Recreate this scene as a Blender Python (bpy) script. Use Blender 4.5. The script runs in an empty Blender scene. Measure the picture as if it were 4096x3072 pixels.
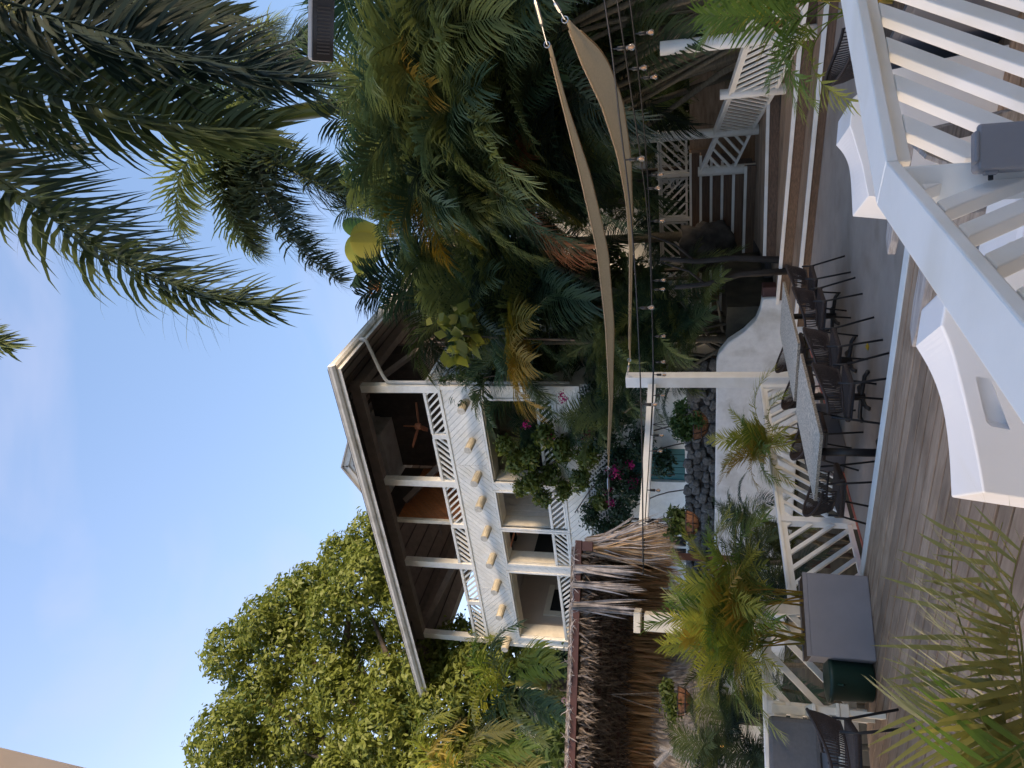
import bpy, bmesh, math, random
import numpy as np
from mathutils import Vector, Matrix
random.seed(7); rng = np.random.default_rng(7)
scene = bpy.context.scene
col = scene.collection
R_ = math.radians
# ------------------------------------------------------------------ camera
# portrait phone picture stored on its side: picture left = up. World X/Y follow the house's walls.
FPX = 2970.0; EYE = 1.7; PITCH = math.atan(755/2970.0); S3 = math.sqrt(3)/2
SP, CP = math.sin(PITCH), math.cos(PITCH)
Fw = Vector((-.5*CP, S3*CP, SP)); Rt = Vector((S3, .5, 0)); Dn = Vector((-.5*SP, S3*SP, -CP))
cam = bpy.data.cameras.new('camera'); co = bpy.data.objects.new('camera', cam); col.objects.link(co)
cam.sensor_width = 36; cam.lens = FPX/4096*36; cam.clip_start = .05; cam.clip_end = 2000
M = Matrix.Identity(4)
for i in range(3): M[i][0] = Dn[i]; M[i][1] = Rt[i]; M[i][2] = -Fw[i]
M[2][3] = EYE
co.matrix_world = M; scene.camera = co
# ------------------------------------------------------------------ sky, sun, exposure
SUN_EL, SUN_AZ = R_(12), R_(-9)          # azimuth from +X towards +Y
w = bpy.data.worlds.new('World'); scene.world = w; w.use_nodes = True
nt = w.node_tree; nt.nodes.clear()
sky = nt.nodes.new('ShaderNodeTexSky'); sky.sky_type = 'NISHITA'; sky.sun_disc = False
sky.sun_elevation = SUN_EL; sky.sun_rotation = SUN_AZ-R_(90)
sky.altitude = 0; sky.air_density = 1.0; sky.dust_density = 2.5; sky.ozone_density = 3.0
tc = nt.nodes.new('ShaderNodeTexCoord'); mp = nt.nodes.new('ShaderNodeMapping'); mp.inputs['Scale'].default_value = (1.2, 1.2, 2.6)
ns = nt.nodes.new('ShaderNodeTexNoise'); ns.inputs['Scale'].default_value = 2.3; ns.inputs['Detail'].default_value = 5; ns.inputs['Distortion'].default_value = .6
rp = nt.nodes.new('ShaderNodeValToRGB'); rp.color_ramp.elements[0].position = .5; rp.color_ramp.elements[1].position = .78
rp.color_ramp.elements[1].color = (.5, .5, .5, 1)
hs = nt.nodes.new('ShaderNodeMix'); hs.data_type = 'RGBA'; hs.blend_type = 'MIX'
mu = nt.nodes.new('ShaderNodeMix'); mu.data_type = 'RGBA'; mu.blend_type = 'MULTIPLY'; mu.inputs['Factor'].default_value = 1; mu.inputs['B'].default_value = (.97, .87, .83, 1)
bg = nt.nodes.new('ShaderNodeBackground'); bg.inputs['Strength'].default_value = .112
ow = nt.nodes.new('ShaderNodeOutputWorld')
L = nt.links.new
L(tc.outputs['Generated'], mp.inputs['Vector']); L(mp.outputs['Vector'], ns.inputs['Vector']); L(ns.outputs['Fac'], rp.inputs['Fac'])
hz = nt.nodes.new('ShaderNodeMix'); hz.data_type = 'RGBA'; hz.inputs['Factor'].default_value = .4; hz.inputs['B'].default_value = (.52, .76, 1.25, 1)
L(mu.outputs['Result'], hz.inputs['A'])
L(sky.outputs['Color'], mu.inputs['A']); L(rp.outputs['Color'], hs.inputs['Factor']); L(hz.outputs['Result'], hs.inputs['A'])
hs.inputs['B'].default_value = (1.15, 1.2, 1.6, 1)
L(hs.outputs['Result'], bg.inputs['Color']); L(bg.outputs['Background'], ow.inputs['Surface'])
sl = bpy.data.lights.new('sun', 'SUN'); sl.energy = 1.4; sl.angle = R_(14); sl.color = (1, .76, .52)
so = bpy.data.objects.new('sun', sl); col.objects.link(so); so.location = (20, 4, 12)
sd = Vector((math.cos(SUN_EL)*math.cos(SUN_AZ), math.cos(SUN_EL)*math.sin(SUN_AZ), math.sin(SUN_EL)))
so.rotation_euler = sd.to_track_quat('Z', 'Y').to_euler()
scene.view_settings.view_transform = 'Standard'; scene.view_settings.look = 'None'
scene.view_settings.exposure = 2.52; scene.view_settings.gamma = 1; scene.view_settings.use_curve_mapping = False

# ------------------------------------------------------------------ pixel -> direction helpers (distance from what it touches)
def ray(x, y):
    d = Fw + Rt*((3072-y-1536)/FPX) + Dn*((x-2048)/FPX); return d
O = Vector((0, 0, EYE))
def PZ(x, y, Z): r = ray(x, y); return O + r*((Z-EYE)/r.z)
def PX(x, y, X): r = ray(x, y); return O + r*(X/r.x)
def PY(x, y, Y): r = ray(x, y); return O + r*(Y/r.y)
def PD(x, y, d): r = ray(x, y); return O + r*(d/math.hypot(r.x, r.y))
def zf(o, s): return lambda a, b: (o[0]+a/s, o[1]+b/s)
V = Vector
# ------------------------------------------------------------------ materials
MAT = {}
def mat(name, c, rough=.6, var=.15, scale=6, stretch=(1, 1, 1), bump=0., rnd=0., c2=None, stain=0., trans=0., metal=0., spec=.5, bscale=None, coat=0.):
    m = bpy.data.materials.new(name); m.use_nodes = True; t = m.node_tree; N = t.nodes; N.clear(); l = t.links.new
    out = N.new('ShaderNodeOutputMaterial'); b = N.new('ShaderNodeBsdfPrincipled')
    b.inputs['Roughness'].default_value = rough; b.inputs['Metallic'].default_value = metal
    b.inputs['Specular IOR Level'].default_value = spec
    if coat: b.inputs['Coat Weight'].default_value = coat
    tc = N.new('ShaderNodeTexCoord'); oi = N.new('ShaderNodeObjectInfo')
    mp = N.new('ShaderNodeMapping'); mp.inputs['Scale'].default_value = stretch
    mm = N.new('ShaderNodeMath'); mm.operation = 'MULTIPLY'; mm.inputs[1].default_value = 37
    l(oi.outputs['Random'], mm.inputs[0]); l(mm.outputs[0], mp.inputs['Location'])
    l(tc.outputs['Object'], mp.inputs['Vector'])
    n = N.new('ShaderNodeTexNoise'); n.inputs['Scale'].default_value = scale; n.inputs['Detail'].default_value = 6; n.inputs['Roughness'].default_value = .6
    l(mp.outputs[0], n.inputs['Vector'])
    r = N.new('ShaderNodeValToRGB'); r.color_ramp.elements[0].position = .32; r.color_ramp.elements[1].position = .68
    ca = c if c2 is None else c; 
    lo = [max(0, x*(1-var)) for x in c]; hi = [min(1, x*(1+var)) for x in (c2 or c)]
    r.color_ramp.elements[0].color = (*lo, 1); r.color_ramp.elements[1].color = (*hi, 1)
    l(n.outputs['Fac'], r.inputs['Fac']); src = r.outputs['Color']
    if rnd:
        mr = N.new('ShaderNodeMapRange'); mr.inputs['To Min'].default_value = 1-rnd; mr.inputs['To Max'].default_value = 1+rnd
        l(oi.outputs['Random'], mr.inputs['Value'])
        h = N.new('ShaderNodeHueSaturation'); l(mr.outputs[0], h.inputs['Value']); l(src, h.inputs['Color']); src = h.outputs['Color']
    if stain:
        n2 = N.new('ShaderNodeTexNoise'); n2.inputs['Scale'].default_value = 1.7; n2.inputs['Detail'].default_value = 8; n2.inputs['Distortion'].default_value = .4
        l(tc.outputs['Object'], n2.inputs['Vector'])
        r2 = N.new('ShaderNodeValToRGB'); r2.color_ramp.elements[0].position = .5; r2.color_ramp.elements[1].position = .75
        r2.color_ramp.elements[0].color = (1, 1, 1, 1); q = 1-stain; r2.color_ramp.elements[1].color = (q, q*.97, q*.9, 1)
        l(n2.outputs['Fac'], r2.inputs['Fac'])
        mx = N.new('ShaderNodeMix'); mx.data_type = 'RGBA'; mx.blend_type = 'MULTIPLY'; mx.inputs['Factor'].default_value = 1
        l(src, mx.inputs['A']); l(r2.outputs['Color'], mx.inputs['B']); src = mx.outputs['Result']
    l(src, b.inputs['Base Color'])
    if bump:
        nb = n
        if bscale:
            nb = N.new('ShaderNodeTexNoise'); nb.inputs['Scale'].default_value = bscale; nb.inputs['Detail'].default_value = 4; l(mp.outputs[0], nb.inputs['Vector'])
        bp = N.new('ShaderNodeBump'); bp.inputs['Strength'].default_value = bump; bp.inputs['Distance'].default_value = .02
        l(nb.outputs['Fac'], bp.inputs['Height']); l(bp.outputs[0], b.inputs['Normal'])
    if trans:
        tr = N.new('ShaderNodeBsdfTranslucent'); h2 = N.new('ShaderNodeHueSaturation'); h2.inputs['Value'].default_value = 1.7; h2.inputs['Saturation'].default_value = 1.15
        l(src, h2.inputs['Color']); l(h2.outputs[0], tr.inputs['Color'])
        ms = N.new('ShaderNodeMixShader'); ms.inputs[0].default_value = trans
        l(b.outputs[0], ms.inputs[1]); l(tr.outputs[0], ms.inputs[2]); l(ms.outputs[0], out.inputs['Surface'])
    else: l(b.outputs[0], out.inputs['Surface'])
    MAT[name] = m; return m

def leafmat(name, a, bc, trans=.3, rough=.5, pos=(.25, .8)):
    """foliage: colour picked per object between two greens, small noise on top"""
    m = bpy.data.materials.new(name); m.use_nodes = True; t = m.node_tree; N = t.nodes; N.clear(); l = t.links.new
    out = N.new('ShaderNodeOutputMaterial'); b = N.new('ShaderNodeBsdfPrincipled'); b.inputs['Roughness'].default_value = rough; b.inputs['Specular IOR Level'].default_value = .35
    oi = N.new('ShaderNodeObjectInfo'); tc = N.new('ShaderNodeTexCoord'); n = N.new('ShaderNodeTexNoise'); n.inputs['Scale'].default_value = 1.7; n.inputs['Detail'].default_value = 5
    l(tc.outputs['Object'], n.inputs['Vector'])
    ad = N.new('ShaderNodeMath'); ad.operation = 'MULTIPLY_ADD'; ad.inputs[1].default_value = .9; l(oi.outputs['Random'], ad.inputs[0])
    sb = N.new('ShaderNodeMath'); sb.operation = 'MULTIPLY_ADD'; sb.inputs[1].default_value = .9; sb.inputs[2].default_value = -.4; l(n.outputs['Fac'], sb.inputs[0]); l(sb.outputs[0], ad.inputs[2])
    r = N.new('ShaderNodeValToRGB'); r.color_ramp.elements[0].position = pos[0]; r.color_ramp.elements[1].position = pos[1]
    r.color_ramp.elements[0].color = (*a, 1); r.color_ramp.elements[1].color = (*bc, 1)
    l(ad.outputs[0], r.inputs['Fac']); l(r.outputs[0], b.inputs['Base Color'])
    tr = N.new('ShaderNodeBsdfTranslucent'); h2 = N.new('ShaderNodeHueSaturation'); h2.inputs['Value'].default_value = 1.8; h2.inputs['Saturation'].default_value = 1.1
    l(r.outputs[0], h2.inputs['Color']); l(h2.outputs[0], tr.inputs['Color'])
    ms = N.new('ShaderNodeMixShader'); ms.inputs[0].default_value = trans
    l(b.outputs[0], ms.inputs[1]); l(tr.outputs[0], ms.inputs[2]); l(ms.outputs[0], out.inputs['Surface'])
    MAT[name] = m; return m

mat('white', (.80, .79, .75), .5, .05, 5, (1, 1, 1), .08, rnd=.04, stain=.14, bscale=60)
mat('rail_white', (.82, .81, .78), .45, .03, 3, (1, 1, 1), .035, stain=.12, bscale=30)
mat('house_white', (.88, .86, .80), .55, .06, 9, (1, 1, 1), .1, rnd=.05, stain=.1)
mat('cream', (.74, .68, .56), .55, .08, 6, stain=.12)
mat('stucco', (.80, .80, .77), .8, .06, 8, bump=.25, bscale=45, stain=.3)
mat('deck', (.31, .195, .12), .62, .16, 3, (.8, 6, 6), .15, rnd=.22, c2=(.36, .255, .175), stain=.4)
mat('stepwood', (.12, .07, .042), .6, .35, 5, (.5, 9, 9), .3, rnd=.15, stain=.2)
mat('weathered', (.33, .31, .30), .75, .35, 4, (.7, 14, 14), .5, rnd=.05)
mat('concrete', (.35, .285, .235), .75, .12, 1.6, bump=.08, bscale=60, stain=.22)
mat('granite', (.56, .49, .40), .7, .6, 45, bump=.0)
mat('granite_edge', (.30, .25, .19), .8, .6, 55, bump=.5)
mat('black_metal', (.012, .012, .014), .45, .1, 5)
mat('dark_weave', (.035, .022, .018), .6, .35, 60, bump=.5, rnd=.1)
mat('grey_planter', (.23, .22, .235), .55, .06, 2.5, bump=.05, bscale=50)
mat('slate_planter', (.085, .09, .11), .5, .08, 2.5)
mat('cushion', (.12, .118, .122), .9, .08, 30, bump=.15, bscale=300)
mat('plastic_white', (.80, .81, .83), .38, .02, 2, bump=.03, bscale=80, stain=.05)
mat('box_grey', (.21, .215, .24), .45, .04, 6)
mat('green_bin', (.012, .04, .03), .45, .1, 4)
mat('soil', (.09, .06, .04), .95, .5, 20, bump=.8)
mat('ground', (.05, .045, .03), .95, .5, 2, bump=.5)
mat('stone', (.11, .11, .105), .9, .5, 5, bump=.9, rnd=.35, stain=.4)
mat('bark', (.10, .08, .065), .9, .45, 7, (1, 1, .35), .8)
mat('darkbark', (.035, .03, .026), .9, .4, 9, (1, 1, .3), .8)
mat('palmtrunk', (.13, .115, .085), .85, .3, 9, (1, 1, 4), .5, rnd=.2)
mat('crownshaft', (.22, .25, .05), .45, .25, 2.5, (2, 2, .6), c2=(.30, .27, .05))
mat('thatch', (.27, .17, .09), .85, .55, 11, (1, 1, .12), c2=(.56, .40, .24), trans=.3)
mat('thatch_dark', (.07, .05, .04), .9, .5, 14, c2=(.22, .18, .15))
mat('thatch_silver', (.38, .34, .32), .9, .45, 5, c2=(.46, .42, .40), trans=.1)
mat('brown_beam', (.085, .035, .03), .55, .15, 6)
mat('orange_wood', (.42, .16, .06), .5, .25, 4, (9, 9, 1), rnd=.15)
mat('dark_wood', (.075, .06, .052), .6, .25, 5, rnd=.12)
mat('soffit', (.22, .175, .15), .65, .15, 4, rnd=.1)
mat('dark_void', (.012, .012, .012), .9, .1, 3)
mat('interior', (.55, .48, .41), .8, .05, 3)
mat('roof_metal', (.36, .35, .34), .5, .12, 4, stain=.3)
mat('gutter', (.62, .60, .56), .45, .1, 3, (1, 1, 1), stain=.35)
mat('log', (.44, .39, .29), .75, .22, 6, (3, .6, 3), .4)
mat('log_end', (.5, .48, .43), .8, .25, 14, bump=.4)
mat('sail', (.42, .32, .20), .85, .1, 40, (1, 1, 1), .15, trans=.3)
mat('coir', (.20, .095, .05), .95, .4, 25, bump=.9)
mat('teal', (.01, .15, .16), .5, .1, 3)
mat('red_edge', (.42, .12, .08), .8, .25, 8)
mat('steel', (.5, .5, .5), .3, .05, 5, metal=1)
mat('parasol_cloth', (.50, .42, .35), .85, .08, 3, trans=.2)
mat('rubber', (.01, .01, .01), .5, .1, 5)
mat('magenta', (.42, .02, .16), .6, .3, 5, trans=.35)
mat('orange_flower', (.6, .18, .03), .6, .2, 5, trans=.3)
mat('yellow_leaf', (.62, .42, .02), .6, .2, 5, trans=.3)
mat('fruit', (.20, .21, .07), .7, .3, 9)
mat('tile_red', (.42, .22, .19), .8, .2, 9)
mat('grey_pot', (.06, .06, .065), .5, .1, 4)
mat('rock', (.055, .05, .045), .9, .5, 4, bump=1., stain=.3)
mat('magazine', (.55, .56, .6), .4, .5, 14)
mat('blue_print', (.03, .05, .18), .4, .3, 10)
mat('plastic_wrap', (.55, .56, .58), .15, .15, 5, trans=.3)
mat('pink_wood', (.55, .22, .12), .5, .1, 5)
leafmat('palm_mid', (.045, .085, .05), (.175, .205, .07), trans=.34, rough=.42)
leafmat('palm_dark', (.022, .04, .028), (.075, .1, .035), trans=.2, rough=.6)
leafmat('palm_areca', (.10, .155, .03), (.28, .27, .05), trans=.34)
leafmat('palm_yellow', (.17, .165, .03), (.30, .20, .04), trans=.35)
leafmat('palm_near', (.19, .18, .05), (.36, .29, .075), trans=.3)
leafmat('palm_brown', (.22, .09, .035), (.34, .13, .045), trans=.3)
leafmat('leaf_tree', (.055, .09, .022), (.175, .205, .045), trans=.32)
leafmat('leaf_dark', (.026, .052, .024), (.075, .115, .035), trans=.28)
leafmat('leaf_vine', (.03, .06, .02), (.11, .14, .03), trans=.3)
leafmat('fern', (.02, .06, .02), (.05, .10, .03), trans=.3)
leafmat('banana', (.10, .13, .03), (.22, .22, .05), trans=.4)
m = mat('bulb_glass', (.9, .9, .9), .03, .0, 5)
b = [n for n in m.node_tree.nodes if n.type == 'BSDF_PRINCIPLED'][0]; b.inputs['Transmission Weight'].default_value = .92; b.inputs['IOR'].default_value = 1.2
m = mat('filament', (.45, .25, .12), .5, .0, 5)
b = [n for n in m.node_tree.nodes if n.type == 'BSDF_PRINCIPLED'][0]; b.inputs['Emission Color'].default_value = (1, .42, .12, 1); b.inputs['Emission Strength'].default_value = .02
m = mat('lamp_glass', (.03, .03, .033), .08, .0, 5)
m = mat('lit_window', (.8, .4, .1), .5, .0, 5)
b = [n for n in m.node_tree.nodes if n.type == 'BSDF_PRINCIPLED'][0]; b.inputs['Emission Color'].default_value = (1, .45, .12, 1); b.inputs['Emission Strength'].default_value = 1.2
# lattice screens too far off to tell the strips apart
def lattice_mat(name, fg, hole, sc, thr=.3):
    m = bpy.data.materials.new(name); m.use_nodes = True; N = m.node_tree.nodes; l = m.node_tree.links.new; b = N['Principled BSDF']; b.inputs['Roughness'].default_value = .7
    tc = N.new('ShaderNodeTexCoord'); sp = N.new('ShaderNodeSeparateXYZ'); l(tc.outputs['Object'], sp.inputs[0])
    ad = N.new('ShaderNodeMath'); ad.operation = 'ADD'; l(sp.outputs['X'], ad.inputs[0]); l(sp.outputs['Y'], ad.inputs[1])
    def wave(op):
        a = N.new('ShaderNodeMath'); a.operation = op; l(ad.outputs[0], a.inputs[0]); l(sp.outputs['Z'], a.inputs[1])
        s = N.new('ShaderNodeMath'); s.operation = 'MULTIPLY'; s.inputs[1].default_value = sc; l(a.outputs[0], s.inputs[0])
        f = N.new('ShaderNodeMath'); f.operation = 'FRACT'; l(s.outputs[0], f.inputs[0])
        g = N.new('ShaderNodeMath'); g.operation = 'GREATER_THAN'; g.inputs[1].default_value = thr; l(f.outputs[0], g.inputs[0]); return g
    a, c = wave('ADD'), wave('SUBTRACT'); mn = N.new('ShaderNodeMath'); mn.operation = 'MULTIPLY'; l(a.outputs[0], mn.inputs[0]); l(c.outputs[0], mn.inputs[1])
    mx = N.new('ShaderNodeMix'); mx.data_type = 'RGBA'; mx.inputs['A'].default_value = (*fg, 1); mx.inputs['B'].default_value = (*hole, 1)
    l(mn.outputs[0], mx.inputs['Factor']); l(mx.outputs['Result'], b.inputs['Base Color']); MAT[name] = m
lattice_mat('lattice_dark', (.24, .19, .15), (.012, .01, .009), 11, .35)
lattice_mat('lattice_white', (.72, .71, .67), (.03, .03, .03), 7, .5)

# ------------------------------------------------------------------ mesh and object helpers
class MB:
    def __init__(s): s.v = []; s.f = []
    def add(s, vs, fs):
        o = len(s.v); s.v += [tuple(x) for x in vs]; s.f += [tuple(i+o for i in f) for f in fs]; return s
    def box(s, c, d, rz=0, R=None):
        R = R or Matrix.Rotation(rz, 3, 'Z'); c = V(c)
        p = [c + R @ V((d[0]/2*i, d[1]/2*j, d[2]/2*k)) for k in (-1, 1) for j in (-1, 1) for i in (-1, 1)]
        return s.add(p, [(0, 2, 3, 1), (4, 5, 7, 6), (0, 1, 5, 4), (2, 6, 7, 3), (0, 4, 6, 2), (1, 3, 7, 5)])
    def bb(s, x0, x1, y0, y1, z0, z1): return s.box(((x0+x1)/2, (y0+y1)/2, (z0+z1)/2), (abs(x1-x0), abs(y1-y0), abs(z1-z0)))
    def beam(s, a, b, w, h, up=(0, 0, 1)):
        a, b = V(a), V(b); t = (b-a).normalized(); up = V(up)
        if abs(t.dot(up)) > .98: up = V((0, 1, 0)) if abs(t.y) < .9 else V((1, 0, 0))
        sd = t.cross(up).normalized(); u = sd.cross(t)
        p = [q + sd*(w/2*i) + u*(h/2*j) for q in (a, b) for j in (-1, 1) for i in (-1, 1)]
        return s.add(p, [(0, 1, 3, 2), (4, 6, 7, 5), (0, 4, 5, 1), (2, 3, 7, 6), (0, 2, 6, 4), (1, 5, 7, 3)])
    def tube(s, pts, r, n=8, cap=True):
        pts = [V(p) for p in pts]; rs = r if isinstance(r, (list, tuple)) else [r]*len(pts); o = len(s.v); ref = None
        for i, p in enumerate(pts):
            t = (pts[min(i+1, len(pts)-1)]-pts[max(i-1, 0)]).normalized()
            if ref is None: ref = t.orthogonal().normalized()
            a = (ref - t*ref.dot(t)).normalized(); ref = a; b = t.cross(a)
            for k in range(n):
                g = 2*math.pi*k/n; s.v.append(tuple(p + (a*math.cos(g)+b*math.sin(g))*rs[i]))
        for i in range(len(pts)-1):
            for k in range(n):
                s.f.append((o+i*n+k, o+i*n+(k+1) % n, o+(i+1)*n+(k+1) % n, o+(i+1)*n+k))
        if cap:
            s.f.append(tuple(o+k for k in reversed(range(n)))); s.f.append(tuple(o+(len(pts)-1)*n+k for k in range(n)))
        return s
    def prism(s, poly, d):
        d = V(d); a = [V(p) for p in poly]; n = len(a)
        return s.add(a+[p+d for p in a], [tuple(reversed(range(n))), tuple(range(n, 2*n))]+[(i, (i+1) % n, n+(i+1) % n, n+i) for i in range(n)])
    def lathe(s, prof, c=(0, 0, 0), n=16):
        c = V(c); o = len(s.v)
        for r, z in prof:
            for k in range(n): g = 2*math.pi*k/n; s.v.append(tuple(c+V((r*math.cos(g), r*math.sin(g), z))))
        for i in range(len(prof)-1):
            for k in range(n): s.f.append((o+i*n+k, o+i*n+(k+1) % n, o+(i+1)*n+(k+1) % n, o+(i+1)*n+k))
        s.f.append(tuple(o+k for k in reversed(range(n)))); s.f.append(tuple(o+(len(prof)-1)*n+k for k in range(n)))
        return s
WM = {}
def mkobj(name, data, parent=None, loc=(0, 0, 0), rz=0, scale=1):
    o = bpy.data.objects.new(name, data); col.objects.link(o); o.parent = parent
    o.location = loc; o.rotation_euler = (0, 0, rz); o.scale = (scale,)*3 if not isinstance(scale, tuple) else scale
    pm = WM[parent] if parent else Matrix.Identity(4)
    WM[o] = pm @ Matrix.Translation(loc) @ Matrix.Rotation(rz, 4, 'Z')
    return o
def tag(o, label, cat, group=None, kind=None):
    if label: o['label'] = label
    if cat: o['category'] = cat
    if group: o['group'] = group
    if kind: o['kind'] = kind
    return o
def T(name, label, cat, loc=(0, 0, 0), rz=0, group=None):
    return tag(mkobj(name, None, None, loc, rz), label, cat, group)
def mesh(mb, m, smooth=False, recalc=True):
    me = bpy.data.meshes.new('m'); me.from_pydata(mb.v, [], mb.f); me.materials.append(MAT[m])
    if recalc:
        bm = bmesh.new(); bm.from_mesh(me); bmesh.ops.recalc_face_normals(bm, faces=bm.faces); bm.to_mesh(me); bm.free()
    if smooth: me.polygons.foreach_set('use_smooth', [True]*len(me.polygons))
    me.update(); return me
def part(name, mb, m, parent=None, smooth=False, bev=0, recalc=True, kind=None):
    """mb holds WORLD coordinates; stored relative to the parent"""
    if parent is not None:
        inv = WM[parent].inverted(); mb.v = [tuple(inv @ V(p)) for p in mb.v]
    o = mkobj(name, mesh(mb, m, smooth, recalc), parent)
    if kind: o['kind'] = kind
    if bev:
        b = o.modifiers.new('b', 'BEVEL'); b.width = bev; b.segments = 2; b.limit_method = 'ANGLE'; b.angle_limit = R_(35)
    return o
def struct(name, mb, m, **k):
    o = part(name, mb, m, **k); o['kind'] = 'structure'; return o
def copy_tree(o, parent=None, loc=None, rz=None, label=None, group=None):
    c = o.copy(); col.objects.link(c); c.parent = parent
    if loc is not None: c.location = loc
    if rz is not None: c.rotation_euler = (0, 0, rz)
    if label: c['label'] = label
    if group: c['group'] = group
    for ch in KIDS.get(o, o.children): copy_tree(ch, c)
    return c
KIDS = {}
def clip(poly, a, b, c):            # keep a*x+b*y<=c
    out = []
    for i in range(len(poly)):
        p, q = poly[i-1], poly[i]; dp = a*p[0]+b*p[1]-c; dq = a*q[0]+b*q[1]-c
        if (dp <= 0) != (dq <= 0):
            t = dp/(dp-dq); out.append((p[0]+(q[0]-p[0])*t, p[1]+(q[1]-p[1])*t))
        if dq <= 0: out.append(q)
    return out
def strips(x0, x1, z0, z1, wd, sp, sgn, ang=45, off=0.):
    """diagonal strips of width wd every sp clipped to a rectangle; sgn +1 = '/', -1 = '\\' """
    th = R_(ang); d = (math.cos(th), sgn*math.sin(th)); n = (-d[1], d[0]); res = []
    cs = [n[0]*x+n[1]*z for x in (x0, x1) for z in (z0, z1)]; k = math.floor((min(cs)-off)/sp)
    while k*sp+off < max(cs):
        c = k*sp+off; k += 1; B = 60
        q = [(n[0]*e+d[0]*t, n[1]*e+d[1]*t) for e, t in ((c, -B), (c+wd, -B), (c+wd, B), (c, B))]
        for (a, b, cc) in ((1, 0, x1), (-1, 0, -x0), (0, 1, z1), (0, -1, -z0)):
            q = clip(q, a, b, cc)
            if len(q) < 3: break
        if len(q) >= 3:
            ar = abs(sum(q[i-1][0]*q[i][1]-q[i][0]*q[i-1][1] for i in range(len(q))))/2
            if ar > .0006: res.append(q)
    return res
def chaikin(p, k=2):
    for _ in range(k):
        q = [p[0]]
        for a, b in zip(p[:-1], p[1:]): q += [a.lerp(b, .25), a.lerp(b, .75)]
        p = q+[p[-1]]
    return p
# ================================================================== the setting
struct('ground', MB().bb(-300, 300, -300, 300, -1.2, -.55), 'ground')
struct('planting_terrace', MB().bb(-60, -6.9, 15.26, 80, -.6, 1.15), 'ground')
struct('garden_bank', MB().prism([(-6.88, 18.6, .3), (-6.88, 60, 1.2), (30, 60, 1.2), (30, 14, .0), (3, 14, -.1)], (0, 0, -1)), 'ground')
# --- timber deck: one board = one object
def xl(y): return -6.68-(6.65-y)*.69
deck = struct('timber_deck', MB().prism([(xl(6.49)+.1, 6.49, -.05), (2.5, 6.49, -.05), (2.5, -2, -.05), (xl(-2)+.1, -2, -.05)], (0, 0, -.4)), 'dark_void')  # near-black slab puts the shade in the board gaps into colour
y = 6.49; k = 0
while y > -1.2:
    wd = .155; a, b = y-wd, y; dz = random.uniform(-.0025, .0025)
    mb = MB().prism([(xl(b), b, 0+dz), (2.4, b, 0+dz), (2.4, a, 0+dz), (xl(a), a, 0+dz)], (0, 0, -.04))
    part('plank', mb, 'deck', deck, bev=.004)
    y -= .184; k += 1
part('edge_board', MB().prism([(xl(6.65), 6.65, .006), (2.4, 6.65, .006), (2.4, 6.497, .006), (xl(6.497), 6.497, .006)], (0, 0, -.24)), 'white', deck, bev=.004)
part('skirt_board', MB().beam((-6.7, 6.6, -.25), (-12, -1.1, -.25), .04, .4), 'white', deck)
patio = struct('concrete_patio', MB().bb(-6.70, 6, 6.66, 14.4, -.6, -.25), 'concrete')
part('painted_edge', MB().bb(-6.75, -6.703, 6.9, 13.4, -.5, -.237), 'red_edge', patio)
# --- wide timber steps and the flight beyond
steps = struct('terrace_steps', MB().bb(-6.8, 3, 16.6, 18.4, -.6, .3), 'dark_wood')
def step(pa, pb, z0, z1, depth, x0, x1, np_):
    sl = (pb[1]-pa[1])/(pb[0]-pa[0]); yf = lambda x: pa[1]+(x-pa[0])*sl
    d = V((1, sl, 0)).normalized(); n = V((-d.y, d.x, 0))
    A = V((x0, yf(x0), 0)); B = V((x1, yf(x1), 0))
    def slab(o0, o1, za, zb, nm, m, **k):
        q = [A+n*o0, B+n*o0, B+n*o1, A+n*o1]
        part(nm, MB().prism([(p.x, p.y, zb) for p in q], (0, 0, za-zb)), m, steps, **k)
    slab(.02, depth+.1, z0-.2, z1-.045, 'carcass', 'dark_wood')
    slab(0, .018, z0+.004, z1-.062, 'riser', 'stepwood')
    slab(-.028, .05, z1-.06, z1+.004, 'nosing', 'white', bev=.004)
    wd = depth/np_
    for i in range(np_): slab(.056+i*wd, .056+(i+1)*wd-.008, z1-.04, z1-random.uniform(0, .004), 'tread', 'deck')
step((-2.58, 13.16), (-5.19, 13.64), -.25, -.06, .95, -6.75, 2.4, 4)
step((-2.5, 13.97), (-5.85, 14.8), -.06, .18, 1.9, -6.75, 2.4, 8)
step((-3.3, 16.15), (-5.75, 15.6), .18, .43, 3.2, -5.9, 2.4, 12)
for i in range(6):
    z0 = .43+.26*i; step((-4, 18.55+.34*i), (-6, 18.55+.34*i), z0, z0+.26, .34, -8.9, -4.75+.0*i, 2)
struct('upper_landing', MB().bb(-9.2, 3, 20.62, 24, .2, 1.98), 'deck')

# ================================================================== the house
YF, XF, XL = 16.4, -9.54, -19.52
house = T('wooden_house', 'three storey white timber house with diagonal boards, open gallery and hipped roof', 'house', (-14.5, 20, 1.15))
Z0, Z1 = 4.76, 8.6; OZ0, OZ1 = 5.46, 7.46
opens = [(-12.72, -9.98), (-14.41, -13.09), (-15.84, -14.56), (-19.07, -16.22)]
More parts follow.
